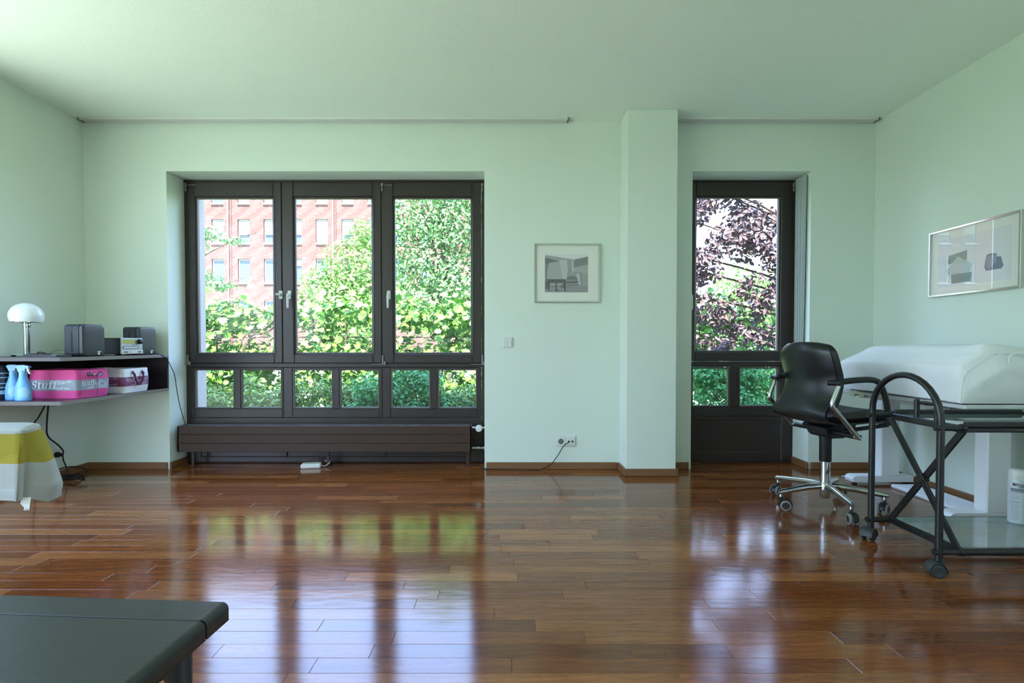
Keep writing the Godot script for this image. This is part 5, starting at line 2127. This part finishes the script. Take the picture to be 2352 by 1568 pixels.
	var arc := func(y0: float, y1: float, a0: float, a1: float) -> MB:
		var o := MB.new()
		var rows := []
		for y in [y0, y1]:
			var line := []
			for k in 13:
				var an := lerpf(a0, a1, k / 12.0)
				line.append(Vector3(sin(an) * 0.0329, y, cos(an) * 0.0329))
			rows.append(line)
		o.sheet(rows)
		return o
	part(c, "logo_square", arc.call(0.171, 0.184, -1.25, -0.98), M.ink_red)
	part(c, "printed_line", arc.call(0.143, 0.1455, -1.5, 0.6), M.ink_dark)
	part(c, "printed_line", arc.call(0.098, 0.100, -1.5, -0.55), M.ink_dark)
	part(c, "printed_band", arc.call(0.148, 0.160, -1.5, 0.6), M.ink_grey)
	mb = MB.new()
	for k in 22:
		var y := 0.015 + k * 0.0058
		if absf(y - 0.099) < 0.004 or absf(y - 0.144) < 0.005:
			continue
		var rows := []
		for yy in [y, y + 0.0014]:
			var line := []
			for i in 9:
				var an := lerpf(-1.45, -0.55 if k % 4 else -0.75, i / 8.0)
				line.append(Vector3(sin(an) * 0.0328, yy, cos(an) * 0.0328))
			rows.append(line)
		mb.sheet(rows)
	part(c, "small_print", mb, M.ink_grey)


# ---------------------------------------------------------------- cords

func cord(called: String, label: String, pts: Array, r: float, m: Material) -> Node3D:
	var mb := MB.new()
	mb.tube(smooth_path(pts, 6), r, 8)
	var o := solo(called, label, "cable", mb, m)
	return o


func build_cords() -> void:
	mat("cord_black", Color(0.045, 0.045, 0.05), 0.5)
	mat("cord_grey", Color(0.30, 0.32, 0.33), 0.5)
	mat("cord_white", Color(0.80, 0.80, 0.78), 0.5)
	cord("aerial_cable", "black cable running from the wall plate down to the floor", [D(0.464, 0.209, 3.872), D(0.462, 0.205, 3.855), D(0.425, 0.18, 3.852), D(0.375, 0.10, 3.852), D(0.325, 0.04, 3.852), D(0.25, 0.006, 3.845), D(0.16, 0.006, 3.838), D(0.09, 0.006, 3.842), D(0.02, 0.006, 3.850), D(-0.06, 0.006, 3.858), D(-0.14, 0.006, 3.865), D(-0.20, 0.006, 3.93)], 0.0032, M.cord_black)
	cord("speaker_cable", "thin dark cable hanging from the shelf end to the radiator", [D(-2.60, SHELF_TOP + 0.003, 3.76), D(-2.53, SHELF_TOP + 0.004, 3.78), D(-2.505, 0.835, 3.84), D(-2.480, 0.76, 3.865), D(-2.462, 0.70, 3.875), D(-2.455, 0.60, 3.885), D(-2.448, 0.50, 3.90), D(-2.442, 0.42, 3.92), D(-2.43, 0.327, 3.945), D(-2.43, 0.319, 3.965)], 0.0028, M.cord_black)
	cord("power_cable", "black cable dropping from the shelf, the one nearer the corner", [D(-3.005, 0.584, 3.42), D(-3.006, 0.52, 3.42), D(-3.035, 0.40, 3.44), D(-3.045, 0.32, 3.46), D(-3.030, 0.25, 3.52), D(-3.040, 0.20, 3.57), D(-3.066, 0.172, 3.595)], 0.005, M.cord_black)
	cord("power_cable", "black cable bending left below the shelf behind the towel", [D(-3.010, 0.584, 3.41), D(-3.015, 0.54, 3.41), D(-3.05, 0.46, 3.40), D(-3.09, 0.40, 3.40), D(-3.10, 0.30, 3.40), D(-3.10, 0.10, 3.42), D(-3.08, 0.01, 3.46)], 0.005, M.cord_black)
	var t := thing("mains_plug", "black mains plug in a socket low on the left wall", "plug", D(LEFT, 0.168, 3.60))
	var mb := MB.new()
	mb.slab(Vector3(0.005, 0, 0), Vector3(0.010, 0.08, 0.08), 0.004)
	part(t, "socket_plate", mb, M.white_plastic)
	mb = MB.new()
	mb.xf = Transform3D(Basis(Vector3.BACK, -PI / 2), Vector3(0.010, 0, 0))
	mb.lathe([Vector2(0.019, 0), Vector2(0.019, 0.018), Vector2(0.014, 0.028), Vector2(0.009, 0.045), Vector2(0, 0.046)], 16)
	part(t, "plug", mb, M.cord_black)
	var loops := []
	for k in 44:
		var an := k * 0.55
		var r := 0.055 + 0.025 * sin(k * 0.37)
		loops.append(D(-2.985 + cos(an) * (r + 0.035 * sin(k * 0.21)), 0.008 + 0.0009 * k + (0.035 * exp(-pow((k - 38) / 2.5, 2.0))), 3.575 + sin(an) * r * 0.8))
	loops.append(D(-3.045, 0.08, 3.60))
	loops.append(D(-3.07, 0.13, 3.605))
	loops.append(D(-3.072, 0.163, 3.605))
	cord("coiled_cable", "black cable lying in loops on the floor below the plug", loops, 0.0045, M.cord_black)
	cord("lamp_cable", "dark cable curling across the shelf between lamp and loudspeaker", [D(-2.805, SHELF_TOP + 0.004, 3.10), D(-2.800, SHELF_TOP + 0.014, 3.11), D(-2.79, SHELF_TOP + 0.026, 3.12), D(-2.765, SHELF_TOP + 0.020, 3.13), D(-2.735, SHELF_TOP + 0.004, 3.15), D(-2.74, SHELF_TOP + 0.006, 3.2), D(-2.70, SHELF_TOP + 0.02, 3.25)], 0.0035, M.cord_black)
	cord("thin_wire", "thin wire arching over the shelf behind the lamp stem", [D(-2.83, SHELF_TOP + 0.003, 3.22), D(-2.80, SHELF_TOP + 0.03, 3.23), D(-2.765, SHELF_TOP + 0.040, 3.24), D(-2.735, SHELF_TOP + 0.03, 3.26), D(-2.72, SHELF_TOP + 0.03, 3.27)], 0.0012, M.cord_grey)
	cord("desk_cable", "white cable on the floor beside the far desk foot", [D(2.56, 0.006, 3.62), D(2.48, 0.006, 3.64), D(2.38, 0.006, 3.66), D(2.36, 0.006, 3.64), D(2.42, 0.006, 3.60), D(2.55, 0.006, 3.58)], 0.004, M.cord_white)
	cord("wall_cable", "grey cable hanging down the right wall behind the desk", [D(2.715, 0.62, 2.72), D(2.712, 0.45, 2.70), D(2.715, 0.36, 2.66), D(2.712, 0.25, 2.60), D(2.715, 0.10, 2.58), D(2.70, 0.006, 2.58)], 0.004, M.cord_grey)
